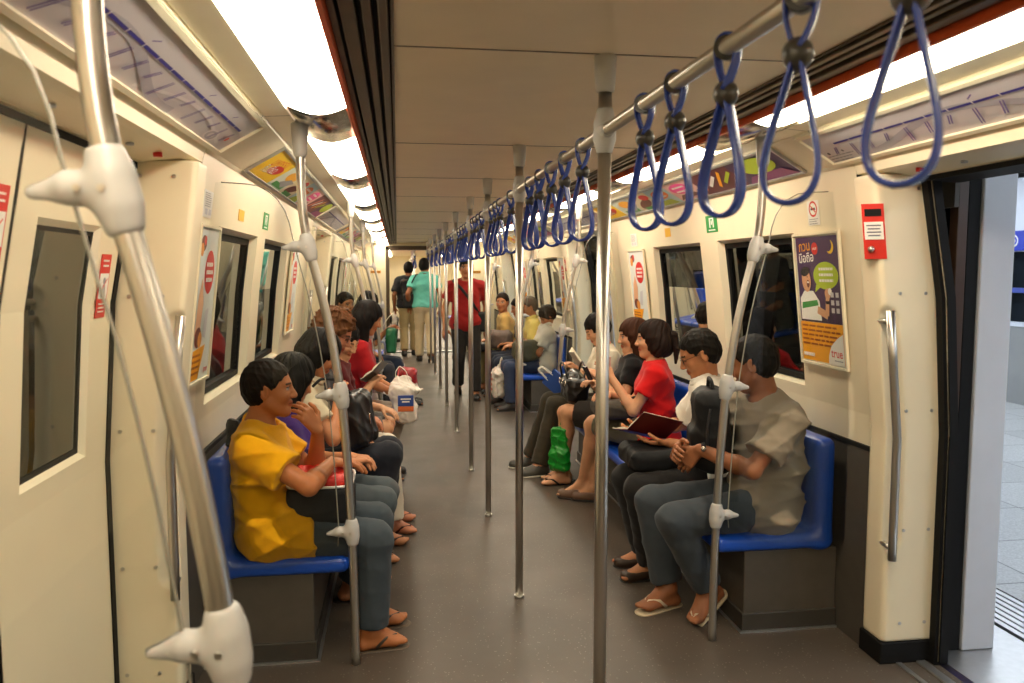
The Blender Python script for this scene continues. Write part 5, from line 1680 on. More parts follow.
open_book('open book with a dark red cover held by the white-shirted person', (0.73, 4.07, 0.745), (-0.30, 0.84, -0.42), (-0.95, -0.12, 0.22), 0.165, 0.245, mat('dark_red_book_cover', (92, 20, 24), 0.4, noise=0.05, nscale=30), M_PAPER, 0.012, 0.30)
# red-shirted person
def ob(f, c):
    f.rbox(c, (0.125, 0.16, 0.06), 0.05, k=0); f.folds(0.016, 18, 12)
bag = blob('shoulder_bag', 'dark olive cloth bag on the lap of the red-shirted person', 'bag', (0.80, 5.02, 0.72), ob, mat('dark_olive_cloth', (66, 58, 48), 0.8, noise=0.12, nscale=50, bump=0.25, bscale=300))
strap(bag, [(0.90, 4.93, 0.74), (0.96, 5.0, 0.80), (0.90, 5.1, 0.75)], 0.008, bag.data.materials[0])
def phone(label, c, d, up, material, w=0.05, h=0.105, t=0.012):
    c = np.array(c, float); d = unit(d); up = unit(np.array(up, float) - d * np.dot(d, up)); sd = np.cross(up, d)
    m = MB(c)
    def slab(mb, a, b, e_, z0, z1, mt):
        vs = [c + sd * x + up * y + d * z for x in (-a, a) for y in (-b, b) for z in (z0, z1)]
        mb.add(vs, [(0, 1, 3, 2), (4, 6, 7, 5), (0, 4, 5, 1), (2, 3, 7, 6), (0, 2, 6, 4), (1, 5, 7, 3)], mt)
    slab(m, w / 2, h / 2, 0, -t / 2, t / 2, material)
    o = tag(m.build('mobile_phone'), label, 'phone')
    q = MB(c); slab(q, w / 2 - 0.006, h / 4, 0, t / 2, t / 2 + 0.001, mat('phone_screen', (60, 70, 80), 0.1)); q.build('screen', o)
    q = MB(c); 
    for i in range(3):
        for j in range(3):
            cc = c + sd * (i - 1) * 0.012 - up * (h * 0.30 - 0) + up * (j - 1) * 0.011
            vs = [cc + sd * x + up * y + d * z for x in (-.004, .004) for y in (-.003, .003) for z in (t / 2, t / 2 + .0015)]
            q.add(vs, [(0, 1, 3, 2), (4, 6, 7, 5), (0, 4, 5, 1), (2, 3, 7, 6), (0, 2, 6, 4), (1, 5, 7, 3)], mat('phone_keys', (150, 150, 150), 0.4))
    k = q.build('keypad', o); k['kind'] = 'stuff'
    return o
phone('pale pink phone in the raised hand of the red-shirted person', (0.755, 4.99, 1.02), (0.7, 0.5, 0.2), (0.0, -0.2, 1), mat('pale_pink_shell', (220, 190, 180), 0.3))
phone('dark phone held near the chest of the black-topped person', (0.735, 5.44, 0.90), (0.8, 0.3, 0.4), (-0.3, 0, 1), mat('dark_phone_shell', (36, 36, 42), 0.25))
# black-topped person's shiny handbag
def hb(f, c):
    f.rbox(c, (0.085, 0.175, 0.095), 0.05, k=0)
    f.ell(c + (0, 0, 0.10), (0.05, 0.14, 0.05), k=0.03)
    f.folds(0.014, 24, 2, (0, 0.2, 0.9))
bag = blob('handbag', 'shiny black handbag with metal rings between the brown-haired and white-shirted readers', 'handbag', (0.735, 5.86, 0.735), hb, M_BLKPATENT)
for dx in (-0.07, 0.05):
    strap(bag, [(0.735 + dx, 5.76, 0.80), (0.735 + dx * 1.3, 5.78, 0.90), (0.735 + dx * 1.3, 5.88, 0.935), (0.735 + dx * 1.3, 5.95, 0.90), (0.735 + dx, 5.97, 0.80)], 0.008, M_BLKPATENT, 'handle')
for dy in (-0.10, 0.0, 0.10):
    m = MB((0.648, 5.86 + dy, 0.79))
    m.tube([(0.642, 5.86 + dy + 0.02 * math.cos(a), 0.785 + 0.02 * math.sin(a)) for a in np.linspace(0, 2 * math.pi, 16)[:-1]], 0.0035, M_CHROME, 6, closed=True)
    m.build('ring', bag)
# small pale book of the white T-shirt reader
open_book('small pale paperback held open by the person in the white T-shirt', (0.77, 6.03, 0.93), (0.15, 1, 0.1), (-0.55, 0.1, 0.85), 0.105, 0.15, mat('pale_book_cover', (206, 196, 180), 0.5, noise=0.15, nscale=20), M_PAPER, 0.009, 0.35)
# blue flat carrier with white rope handle
def paper_bag(label, c, ux, uz, w, h, t, material, rope):
    c = np.array(c, float); ux = unit(ux); uz = unit(np.array(uz, float) - ux * np.dot(ux, uz)); n = np.cross(ux, uz)
    m = MB(c)
    ring = lambda z, tt, ww: [c + ux * (a * ww / 2) + n * (b * tt / 2) + uz * z for a, b in ((-1, -1), (1, -1), (1.02, 0), (1, 1), (-1, 1), (-1.02, 0))]
    vs = ring(-h / 2, t, w * .96) + ring(0, t * 1.1, w) + ring(h / 2, t * 0.7, w)
    fs = [tuple(range(6))[::-1]]
    for j in range(2):
        fs += [(j * 6 + i, j * 6 + (i + 1) % 6, j * 6 + 6 + (i + 1) % 6, j * 6 + 6 + i) for i in range(6)]
    m.add(vs, fs, material)
    o = tag(m.build('paper_bag'), label, 'bag')
    for b in (-1, 1):
        pts = [c + n * b * t * 0.35 + uz * (h / 2 - .02) - ux * w * 0.2, c + n * b * t * 0.3 + uz * (h / 2 + 0.09) - ux * w * 0.14, c + n * b * t * 0.3 + uz * (h / 2 + 0.10) + ux * w * 0.14, c + n * b * t * 0.35 + uz * (h / 2 - .02) + ux * w * 0.2]
        strap(o, pts, 0.004, rope, 'rope_handle')
    return o
paper_bag('blue paper carrier bag with a white rope handle beside the white T-shirt reader', (0.72, 6.33, 0.69), (-0.62, 0.25, -0.72), (-0.62, 0, 0.6), 0.15, 0.25, 0.06, mat('blue_carrier_paper', (48, 82, 158), 0.5, noise=0.06, nscale=20), mat('white_rope', (228, 226, 218), 0.6))
# green plastic bag hanging beside the bare legs
def gb(f, c):
    R = np.array([unit((0.8, 0.6, 0.1)), unit((-0.6, 0.8, 0)), unit((-0.15, 0.0, 1))])
    f.rbox(c, (0.024, 0.075, 0.165), 0.02, R, k=0)
    f.rbox(c - (0.01, 0, 0.09), (0.04, 0.08, 0.08), 0.03, R, k=0.05)
    f.folds(0.014, 42, 21, (0, 0.3, 0.5))
M_GREENBAG = mat('green_plastic_film', (22, 142, 44), 0.3, noise=0.15, nscale=24, bump=0.3, bscale=50)
bag = blob('plastic_bag', 'crumpled green plastic bag hanging beside the bare legs of the black-topped person', 'bag', (0.615, 5.80, 0.29), gb, M_GREENBAG, 0.006)
strap(bag, [(0.615, 5.78, 0.47), (0.63, 5.75, 0.54), (0.66, 5.74, 0.60)], 0.007, M_GREENBAG, 'handle')
# far bench belongings
def ol(f, c):
    f.rbox(c, (0.15, 0.16, 0.12), 0.07, k=0); f.folds(0.02, 16, 31)
blob('shoulder_bag', 'large olive bag on the lap of the white-shirted person on the far bench', 'bag', (0.90, 9.2, 0.70), ol, mat('olive_canvas', (94, 90, 68), 0.8, noise=0.12, nscale=40), 0.011)
blob('shoulder_bag', 'grey brown bag on the laps beside the person in tan', 'bag', (0.78, 10.55, 0.72), ol, mat('grey_brown_canvas', (106, 92, 84), 0.7, noise=0.15, nscale=30), 0.011)
def pb(f, c):
    f.rbox(c - (0, 0, 0.03), (0.085, 0.12, 0.17), 0.06, k=0)
    f.cone(c + (0, 0, 0.10), c + (0.01, 0.02, 0.18), 0.065, 0.03, 0.06, flat=((0.2, 1, 0), 0.5))
    f.folds(0.022, 28, 41, (0.3, 0.3, 0.3)); f.folds(0.010, 60, 42)
M_WHITEBAG = mat('white_plastic_film', (226, 218, 206), 0.32, noise=0.06, nscale=12, bump=0.3, bscale=40, sss=0.1)
bag = blob('plastic_bag', 'white plastic bag with red print hanging at the knees of the far bench', 'bag', (0.61, 9.42, 0.31), pb, M_WHITEBAG, 0.009)
m = MB((0.52, 9.42, 0.31))
for z, wy in ((0.38, 0.05), (0.33, 0.07), (0.27, 0.065), (0.21, 0.07)):
    m.box((0.515, 9.42 - wy, z), (0.523, 9.42 + wy, z + 0.026), mat('faded_red_print', (206, 120, 100), 0.5))
m.build('print', bag)
strap(bag, [(0.61, 9.38, 0.50), (0.64, 9.40, 0.60), (0.66, 9.46, 0.56)], 0.008, M_WHITEBAG, 'handle')
def cs(f, c):
    f.rbox(c, (0.13, 0.22, 0.055), 0.03, k=0)
bag = blob('briefcase', 'flat black briefcase on the knees of the person in tan', 'case', (0.55, 10.86, 0.60), cs, M_BLKFAB, 0.010)
strap(bag, [(0.42, 10.80, 0.60), (0.39, 10.82, 0.61), (0.39, 10.90, 0.61), (0.42, 10.92, 0.60)], 0.007, M_BLKFAB, 'handle')
# yellow-shirted person's bag
def yb(f, c):
    f.rbox(c, (0.135, 0.155, 0.085), 0.03, k=0)
    f.folds(0.006, 18, 8)
bag = blob('shoulder_bag', 'black bag with a red top and pale piping on the lap of the yellow-shirted person', 'bag', (-0.908, 3.435, 0.645), yb, M_BLKFAB, 0.0065)
def yt(f, c):
    f.rbox(c, (0.122, 0.140, 0.028), 0.025, k=0); f.folds(0.014, 22, 3)
blob('red_lining', None, None, (-0.908, 3.435, 0.736), yt, mat('red_nylon', (204, 34, 22), 0.5, noise=0.08, nscale=30, bump=0.2, bscale=120), 0.0065, parent=bag)
m = MB((-0.925, 3.435, 0.728))
rr = []
for k in range(32):
    a = 2 * math.pi * k / 32
    q = np.sign(math.cos(a)) * abs(math.cos(a)) ** 0.35, np.sign(math.sin(a)) * abs(math.sin(a)) ** 0.35
    rr.append((-0.908 + 0.134 * q[0], 3.435 + 0.154 * q[1], 0.726))
m.tube(rr, 0.0055, M_WHITEP, 8, closed=True); m.build('piping', bag)
# black strap bundle behind the yellow-shirted person
def bb(f, c):
    f.rbox(c, (0.03, 0.06, 0.055), 0.025, k=0); f.ell(c + (0.0, -0.03, 0.05), (0.022, 0.035, 0.025), k=0.03); f.folds(0.012, 50, 5)
blob('backpack', 'small black bag wedged behind the yellow-shirted person on the seat back', 'bag', (-1.275, 3.50, 0.915), bb, M_BLKFAB, 0.007)
# cream-bloused person's bag
def cb(f, c):
    R = np.array([unit((1, -0.3, 0.2)), unit((0.3, 1, 0)), unit((-0.2, 0, 1))])
    f.rbox(c, (0.07, 0.13, 0.15), 0.05, R, k=0); f.folds(0.014, 22, 15)
bag = blob('handbag', 'black handbag on the lap of the person in the cream blouse', 'handbag', (-0.80, 4.40, 0.805), cb, mat('black_soft_leather', (22, 20, 20), 0.4, noise=0.12, nscale=30, bump=0.2, bscale=90))
strap(bag, [(-0.82, 4.36, 0.93), (-0.90, 4.36, 1.03), (-0.99, 4.32, 1.04), (-1.05, 4.30, 0.98)], 0.008, M_BLKFAB)
strap(bag, [(-0.735, 4.30, 0.85), (-0.73, 4.31, 0.79)], 0.006, M_CHROME, 'clasp')
# reading material on the tunnel side
open_book('small black book with white pages held by the person in dark red', (-0.735, 5.48, 0.925), (0.75, 0.0, 0.65), (0.195, 0.915, -0.225), 0.10, 0.16, mat('black_book_cover', (24, 24, 26), 0.4), M_PAPER, 0.014, 0.12)
m = MB((-0.70, 9.74, 1.02))
vs = []
for i in range(7):
    for j in range(2):
        u = i / 6 - 0.5
        vs.append((-0.70 + u * 0.15, 9.72 + (j - .5) * 0.24, 1.02 + u * 0.20 + 0.03 * math.cos(u * 3)))
vs2 = [(x - 0.002, y, z + 0.002) for x, y, z in vs]
n = len(vs)
m.add(vs + vs2, [(2 * i, 2 * i + 1, 2 * i + 3, 2 * i + 2) for i in range(6)] + [(n + 2 * i, n + 2 * i + 2, n + 2 * i + 3, n + 2 * i + 1) for i in range(6)], M_PAPER, True)
tag(m.build('newspaper'), 'curled sheet of white paper held by the black-haired reader on the far bench', 'paper')
# carriers by the far end of the first tunnel-side bench
def wb(f, c):
    f.rbox(c - (0, 0, 0.03), (0.075, 0.11, 0.14), 0.055, k=0)
    f.cone(c + (0, 0, 0.06), c + (-0.02, 0.03, 0.145), 0.062, 0.028, 0.06, flat=((1, 0.3, 0), 0.5))
    f.rbox(c + (0.02, -0.02, -0.10), (0.085, 0.105, 0.06), 0.05, k=0.04)
    f.folds(0.022, 28, 51, (0.3, 0.3, 0.3)); f.folds(0.010, 60, 52)
bag = blob('plastic_bag', 'white plastic bag with a blue and orange label at the knees of the red-bloused person', 'bag', (-0.545, 6.02, 0.66), wb, M_WHITEBAG, 0.008)
m = MB((-0.50, 5.90, 0.63))
m.box((-0.585, 5.895, 0.62), (-0.47, 5.905, 0.70), mat('label_blue', (44, 74, 150), 0.5), 0.003)
m.box((-0.585, 5.893, 0.58), (-0.47, 5.905, 0.618), mat('label_orange', (206, 104, 50), 0.5), 0.003)
for k, (a, b) in enumerate(((-0.565, -0.49), (-0.555, -0.50))):
    m.box((a, 5.892, 0.668 - 0.02 * k), (b, 5.896, 0.678 - 0.02 * k), M_WHITEP)
m.build('label', bag)
strap(bag, [(-0.60, 6.03, 0.78), (-0.60, 6.05, 0.86), (-0.57, 6.08, 0.90), (-0.52, 6.06, 0.86), (-0.50, 6.04, 0.78)], 0.006, M_WHITEBAG, 'handle', flat=(0.012, 0.003, (0, 1, 0)))
def rb(f, c):
    f.rbox(c, (0.075, 0.11, 0.12), 0.045, k=0); f.folds(0.02, 22, 61)
bag = blob('handbag', 'dark red patterned bag held beyond the white plastic bag on the tunnel side', 'bag', (-0.50, 6.72, 0.69), rb, mat('dark_red_print_cloth', (150, 24, 30), 0.5, noise=0.35, nscale=40), 0.009)
strap(bag, [(-0.53, 6.64, 0.80), (-0.57, 6.58, 0.84), (-0.60, 6.42, 0.70)], 0.008, mat('dark_red_print_cloth', (150, 24, 30)), 'handle')
def gr(f, c):
    f.rbox(c, (0.06, 0.12, 0.15), 0.04, k=0); f.folds(0.02, 18, 71)
blob('plastic_bag', 'dark green bag on the knees of the far tunnel-side reader', 'bag', (-0.66, 9.62, 0.80), gr, mat('dark_green_cloth', (18, 96, 56), 0.6, noise=0.1, nscale=20), 0.011)
# bags of the standing people
def sb(f, c):
    f.rbox(c, (0.11, 0.05, 0.13), 0.035, k=0)
bag = blob('shoulder_bag', 'black shoulder bag slung across the red-shirted walker', 'bag', (0.47, 10.16, 0.98), sb, M_BLKFAB, 0.009)
strap(bag, [(0.44, 10.12, 1.09), (0.36, 10.04, 1.22), (0.22, 10.03, 1.40), (0.12, 10.10, 1.50), (0.12, 10.22, 1.52), (0.24, 10.33, 1.38), (0.42, 10.26, 1.12)], 0.012, M_BLKFAB, flat=(0.018, 0.004, (0.6, 0, 0.6)))
bag = blob('shoulder_bag', 'black shoulder bag hanging at the side of the turquoise-shirted walker', 'bag', (-0.37, 14.5, 1.10), sb, M_BLKFAB, 0.011)
strap(bag, [(-0.36, 14.44, 1.2), (-0.33, 14.38, 1.42), (-0.24, 14.42, 1.58), (-0.2, 14.5, 1.57), (-0.27, 14.6, 1.40), (-0.36, 14.55, 1.2)], 0.012, M_BLKFAB)
bag = blob('plastic_bag', 'small white plastic bag hanging from the hand of the walker in the black top', 'bag', (-0.64, 15.62, 0.70), lambda f, c: (f.rbox(c, (0.05, 0.07, 0.11), 0.04, k=0), f.folds(0.02, 26, 3)), M_WHITEBAG, 0.010)
strap(bag, [(-0.64, 15.62, 0.80), (-0.645, 15.62, 0.87)], 0.008, M_WHITEBAG, 'handle')
bag = blob('backpack', 'black backpack on the back of the walker in the black top', 'backpack', (-0.37, 15.42, 1.27), lambda f, c: (f.rbox(c, (0.15, 0.07, 0.22), 0.06, k=0), f.folds(0.01, 20, 3)), M_BLKFAB, 0.011)
for l in (-0.1, 0.1):
    strap(bag, [(-0.36 + l, 15.44, 1.44), (-0.36 + l, 15.56, 1.52), (-0.36 + l, 15.70, 1.42), (-0.36 + l * 1.2, 15.70, 1.25)], 0.012, M_BLKFAB)
# small worn things
def watch(person, wr, ax, r=0.031):
    ax = unit(ax); a = unit(np.cross(ax, (0, 0.3, 1))); b = np.cross(ax, a)
    m = MB(wr)
    m.tube([np.array(wr) + (a * math.cos(t) + b * math.sin(t)) * r for t in np.linspace(0, 2 * math.pi, 22)[:-1]], 0.008, M_BLKFAB, 8, closed=True, flat=(0.010, 0.003, ax))
    m.sphere(np.array(wr) - b * 0 + np.array((-0.012, -0.030, 0.010)), 0.014, M_CHROME, 12, 8)
    o = m.build('wrist_watch', person)
watch(R1, (0.79, 3.42, 0.80), (-0.9, 0.3, -0.1))
def spectacles(person, hc, hf, sc=1.0):
    hc = np.array(hc, float); hf = unit(hf); hs = unit(np.cross((0, 0, 1), hf)); hu = np.cross(hf, hs)
    H = lambda f, l, u: hc + (hf * f + hs * l + hu * u) * sc
    m = MB(hc)
    mm = mat('spectacle_wire', (60, 52, 46), 0.3, metal=0.8)
    for l in (-1, 1):
        m.tube([H(0.096 - 0.004 * abs(math.cos(t)), l * 0.033 + 0.021 * math.cos(t), 0.002 + 0.015 * math.sin(t)) for t in np.linspace(0, 2 * math.pi, 20)[:-1]], 0.0016, mm, 6, closed=True)
        m.tube([H(0.092, l * 0.054, 0.006), H(0.04, l * 0.076, 0.008), H(-0.012, l * 0.082, 0.006)], 0.0016, mm, 6)
    m.tube([H(0.098, -0.012, 0.006), H(0.101, 0, 0.008), H(0.098, 0.012, 0.006)], 0.0016, mm, 6)
    m.build('spectacles', person)
spectacles(R2, (0.975, 3.97, 1.18), (-0.88, 0.22, -0.42), 1.02)
spectacles(L3, (-1.0, 4.45, 1.165), (0.82, 0.1, -0.56))
spectacles(L4, (-0.96, 4.98, 1.235), (0.86, -0.1, -0.45), 1.04)
# pony tail of the red-shirted person
f = Field((1.0, 4.75, 0.85), (1.3, 5.2, 1.35), 0.007)
f.chain([(1.125, 4.965, 1.215), (1.175, 4.94, 1.20), (1.195, 4.925, 1.12), (1.19, 4.92, 1.02)], [0.026, 0.03, 0.026, 0.010], 0.01); f.folds(0.004, 110, 2, (0, 0, 1))
place(f.mesh('pony_tail', hair_mat((34, 22, 17)), (1.15, 4.95, 1.2), 1), 'pony_tail', R3, (1.15, 4.95, 1.2))
m = MB((1.15, 4.95, 1.2)); m.tube([np.array((1.148, 4.953, 1.21)) + np.array((0.15 * math.cos(t), math.cos(t), 0)) * 0.028 + np.array((0, 0, 1)) * 0.028 * math.sin(t) for t in np.linspace(0, 2 * math.pi, 18)[:-1]], 0.011, mat('teal_hair_tie', (20, 122, 142), 0.6), 8, closed=True)
m.build('hair_tie', R3)
# ================================================================== POSTERS, MAPS, STICKERS
def text_mesh(body, size, bold=0.0):
    cu = bpy.data.curves.new('txt', 'FONT'); cu.body = body; cu.size = size; cu.align_x = 'CENTER'; cu.align_y = 'CENTER'; cu.offset = bold * size; cu.resolution_u = 3
    o = bpy.data.objects.new('txt', cu); COL.objects.link(o)
    dg = bpy.context.evaluated_depsgraph_get()
    me = bpy.data.meshes.new_from_object(o.evaluated_get(dg))
    V = [tuple(v.co) for v in me.vertices]; Fc = [tuple(p.vertices) for p in me.polygons]
    bpy.data.objects.remove(o); bpy.data.curves.remove(cu); bpy.data.meshes.remove(me)
    return V, Fc
class Flat:
    """Printed sheet: coloured shapes in sheet units on a thin board. o = lower-left corner, U right, V up, N toward the viewer."""
    def __init__(s, o, U, V, w, h, base, thick=0.004):
        s.o = np.array(o, float); s.U = unit(U); s.V = unit(V); s.N = unit(np.cross(s.U, s.V)); s.w = w; s.h = h; s.lv = 0
        s.c = s.o + s.U * w / 2 + s.V * h / 2
        s.m = MB(s.c)
        P = [s.at(a, b, z) for z in (-thick, 0) for a, b in ((0, 0), (w, 0), (w, h), (0, h))]
        s.m.add(P, [(3, 2, 1, 0), (4, 5, 6, 7), (0, 1, 5, 4), (1, 2, 6, 5), (2, 3, 7, 6), (3, 0, 4, 7)], base)
    def at(s, u, v, z=0.0):
        return s.o + s.U * u + s.V * v + s.N * z
    def poly(s, pts, material):
        s.lv += 1
        s.m.add([s.at(min(max(u, 0), s.w), min(max(v, 0), s.h), 0.0003 + 0.00006 * s.lv) for u, v in pts], [tuple(range(len(pts)))], material)
    def rect(s, a, b, c, d, material):
        s.poly([(a, b), (c, b), (c, d), (a, d)], material)
    def disc(s, u, v, r, material, ry=None, rot=0, n=28, a0=0, a1=2 * math.pi):
        ry = ry or r
        pts = []
        for k in range(n):
            t = a0 + (a1 - a0) * k / (n if a1 - a0 > 6.2 else n - 1)
            x, y = r * math.cos(t), ry * math.sin(t)
            pts.append((u + x * math.cos(rot) - y * math.sin(rot), v + x * math.sin(rot) + y * math.cos(rot)))
        s.poly(pts, material)
    def line(s, a, b, wd, material):
        d = unit(np.array(b) - np.array(a)); n = np.array((-d[1], d[0])) * wd / 2
        a, b = np.array(a), np.array(b)
        s.poly([tuple(a - n), tuple(b - n), tuple(b + n), tuple(a + n)], material)
    def text(s, body, u, v, size, material, bold=0.0, rot=0.0):
        s.lv += 1
        V, Fc = text_mesh(body, size, bold)
        c, sn = math.cos(rot), math.sin(rot)
        s.m.add([s.at(u + x * c - y * sn, v + x * sn + y * c, 0.0003 + 0.00006 * s.lv) for x, y, _ in V], Fc, material)
    def lines(s, u0, u1, v, n, step, hgt, material, rag=0.12, seed=0, rot=0):
        """Rows of small print, word by word."""
        rg = random.Random(seed)
        for i in range(n):
            x = u0; y = v - i * step; end = u1 - rg.random() * rag * (u1 - u0)
            while x < end:
                wd = (u1 - u0) * rg.uniform(0.08, 0.2)
                s.rect(x, y - hgt / 2, min(x + wd, end), y + hgt / 2, material); x += wd + (u1 - u0) * 0.025
    def done(s, name, parent=None):
        return s.m.build(name, parent)
def P(name, rgb, rough=0.45):
    return mat('print_' + name, rgb, rough)
C_W, C_PUR, C_ORG, C_RED, C_YEL, C_LIME, C_SKN, C_BLK, C_GRN, C_BRN, C_SKY, C_PNK, C_GRY, C_LGR, C_BLU = (P('white', (244, 242, 236)), P('purple', (68, 40, 86)), P('orange', (248, 170, 20)), P('red', (214, 34, 30)), P('yellow', (250, 206, 30)), P('lime', (178, 200, 40)),
    P('skin', (214, 160, 122)), P('black', (26, 22, 24)), P('green', (60, 150, 70)), P('brown', (110, 50, 36)), P('sky', (186, 214, 220)), P('pink', (232, 70, 150)), P('grey', (150, 150, 156)), P('light_grey', (206, 206, 214)), P('blue', (44, 44, 150)))
def wall_frame(side, y, z):
    """Sheet axes on the leaning wall: U runs to the viewer's right, V up."""
    V = unit((side * (WX(1.75) - WX(1.2)), 0, 0.55)); U = np.array([0, -1.0, 0]) if side > 0 else np.array([0, 1.0, 0])
    return U, V
def board(side, ya, yb, z0, z1, name, label, cat, group, off=0.012):
    U, V = wall_frame(side, 0, 0)
    y = yb if side > 0 else ya
    o = np.array((side * (WX(z0) - off), y, z0)); hgt = np.linalg.norm(np.array((side * (WX(z1) - off), y, z1)) - o); V = unit(np.array((side * (WX(z1) - off), y, z1)) - o)
    return o, U, V, yb - ya, hgt
def frame_of(e, o, U, V, w, h, material, t=0.012, d=0.008):
    N = np.cross(unit(U), unit(V)); m = MB(np.array(o))
    for a, b, c, dd in ((-t, -t, w + t, 0), (-t, h, w + t, h + t), (-t, 0, 0, h), (w, 0, w + t, h)):
        Pn = [np.array(o) + U * u + V * v + N * z for z in (-0.005, d) for u, v in ((a, b), (c, b), (c, dd), (a, dd))]
        m.add(Pn, [(3, 2, 1, 0), (4, 5, 6, 7), (0, 1, 5, 4), (1, 2, 6, 5), (2, 3, 7, 6), (3, 0, 4, 7)], material)
    return m.build('frame', e)

def true_poster(side, ya, yb, label):
    o, U, V, w, h = board(side, ya, yb, 1.185, 1.772, '', '', '', '')
    e = empty('poster', tuple(o + U * w / 2), label, 'poster', 'framed posters on the walls')
    f = Flat(o, U, V, w, h, C_W)
    k = w / 0.38
    f.rect(0.008, 0.19, w - .008, h - .008, C_PUR)
    for i in range(6): f.rect(0.012 + i * 0.06 * k, 0.19, 0.012 + i * 0.06 * k + 0.045 * k, 0.21 + 0.03 * ((i * 7) % 3), P('night', (52, 32, 70)))
    f.text('กวน', 0.085 * k, h - 0.052, 0.062, C_ORG, 0.012, 0.06); f.text('มือถือ', 0.095 * k, h - 0.105, 0.058, C_W, 0.012, 0.06)
    f.disc(0.175 * k, h - 0.062, 0.028, C_RED); f.text('เพลง', 0.175 * k, h - 0.062, 0.018, C_W, 0.004)
    f.disc(0.305 * k, h - 0.058, 0.030, C_YEL); f.disc(0.293 * k, h - 0.050, 0.028, C_PUR)
    f.disc(0.255 * k, h - 0.185, 0.105 * k, C_LIME, 0.062); f.poly([(0.17 * k, h - 0.225), (0.215 * k, h - 0.232), (0.155 * k, h - 0.262)], C_LIME)
    f.lines(0.20 * k, 0.32 * k, h - 0.155, 3, 0.026, 0.012, C_W, 0.1, 3)
    # shouting figure with a raised fist
    f.poly([(0.02, 0.20), (0.20 * k, 0.20), (0.19 * k, 0.29), (0.14 * k, 0.335), (0.06 * k, 0.335), (0.02, 0.30)], C_W)
    f.poly([(0.03, 0.25), (0.18 * k, 0.27), (0.17 * k, 0.295), (0.035, 0.28)], C_GRN)
    f.disc(0.085 * k, 0.385, 0.040 * k, C_SKN, 0.055, 0.1); f.disc(0.078 * k, 0.425, 0.040 * k, C_BLK, 0.022, 0.15)
    f.disc(0.100 * k, 0.368, 0.013, C_BRN, 0.018); f.disc(0.100 * k, 0.375, 0.009, C_W, 0.004)
    f.disc(0.096 * k, 0.400, 0.004, C_BLK)
    f.line((0.17 * k, 0.25), (0.255 * k, 0.225), 0.036, C_SKN); f.line((0.25 * k, 0.225), (0.262 * k, 0.31), 0.030, C_SKN); f.disc(0.265 * k, 0.325, 0.024, C_SKN); f.line((0.245 * k, 0.285), (0.275 * k, 0.285), 0.014, C_BLK)
    f.disc(0.285 * k, 0.335, 0.016, C_W)
    for i in range(3):
        for j in range(2): f.rect((0.29 + j * 0.04) * k, 0.24 + i * 0.035, (0.315 + j * 0.04) * k, 0.262 + i * 0.035, C_LGR)
    f.rect(0.008, 0.008, w - .008, 0.19, C_ORG)
    f.lines(0.02, w - 0.03, 0.172, 5, 0.021, 0.009, P('rust', (168, 84, 16)), 0.15, 5)
    f.lines(0.02, 0.12 * k, 0.036, 1, 0.02, 0.016, C_W, 0.05, 11)
    f.poly([(w - .008, 0.008), (w - .008, 0.15), (w - 0.06, 0.125), (w - 0.11, 0.09), (w - 0.135, 0.045), (w - 0.14, 0.008)], C_W)
    f.text('true', w - 0.068, 0.058, 0.055, C_RED, 0.012); f.lines(w - 0.09, w - 0.02, 0.026, 1, 0.01, 0.005, C_GRY, 0.05, 8)
    f.done('sheet', e)
    frame_of(e, o, U, V, w, h, M_CREAM2)
true_poster(1, 3.215, 3.595, 'poster of a shouting figure on purple with orange text block beside the near platform-side window')
def promo_poster(side, ya, yb, label):
    o, U, V, w, h = board(side, ya, yb, 1.185, 1.772, '', '', '', '')
    e = empty('poster', tuple(o + U * w / 2), label, 'poster', 'framed posters on the walls')
    f = Flat(o, U, V, w, h, P('pale_blue', (226, 232, 230)))
    k = w / 0.30
    f.disc(0.07 * k, h - 0.06, 0.04 * k, C_BRN, 0.03); f.disc(0.05 * k, h - 0.085, 0.025 * k, P('amber', (226, 150, 60))); f.disc(0.09 * k, h - 0.05, 0.018 * k, C_RED)
    f.disc(0.19 * k, h - 0.17, 0.075 * k, C_RED, 0.085); f.lines(0.14 * k, 0.25 * k, h - 0.14, 3, 0.03, 0.016, C_W, 0.1, 2)
    f.poly([(0.03 * k, 0.18), (0.10 * k, 0.15), (0.13 * k, 0.30), (0.09 * k, 0.40), (0.05 * k, 0.33)], P('peach', (232, 180, 140)))
    f.disc(0.085 * k, 0.17, 0.05 * k, C_BRN, 0.04); f.disc(0.115 * k, 0.16, 0.03 * k, P('amber', (226, 150, 60)))
    f.poly([(0.15 * k, 0.17), (0.20 * k, 0.16), (0.22 * k, 0.28), (0.17 * k, 0.27)], C_LGR)
    f.poly([(0.006, 0.006), (0.13 * k, 0.006), (0.21 * k, 0.135), (0.006, 0.12)], C_ORG)
    f.lines(0.02, 0.15 * k, 0.10, 4, 0.022, 0.009, P('rust', (168, 84, 16)), 0.25, 7)
    f.text('true', 0.24 * k, 0.035, 0.036 * k, C_RED, 0.012)
    f.done('sheet', e)
    frame_of(e, o, U, V, w, h, M_CREAM2)
promo_poster(-1, 3.09, 3.395, 'pale poster with a red speech balloon beside the window above the yellow-shirted person')
promo_poster(-1, 5.68, 6.10, 'pale poster past the second window on the tunnel side')
promo_poster(1, 5.96, 6.36, 'pale poster with a red balloon past the second platform-side window')
promo_poster(1, 8.95, 9.25, 'pale poster before the windows over the far platform-side bench')
promo_poster(1, 11.7, 12.1, 'pale poster after the windows over the far platform-side bench')
promo_poster(-1, 11.45, 11.85, 'pale poster beyond the windows over the far tunnel-side bench')

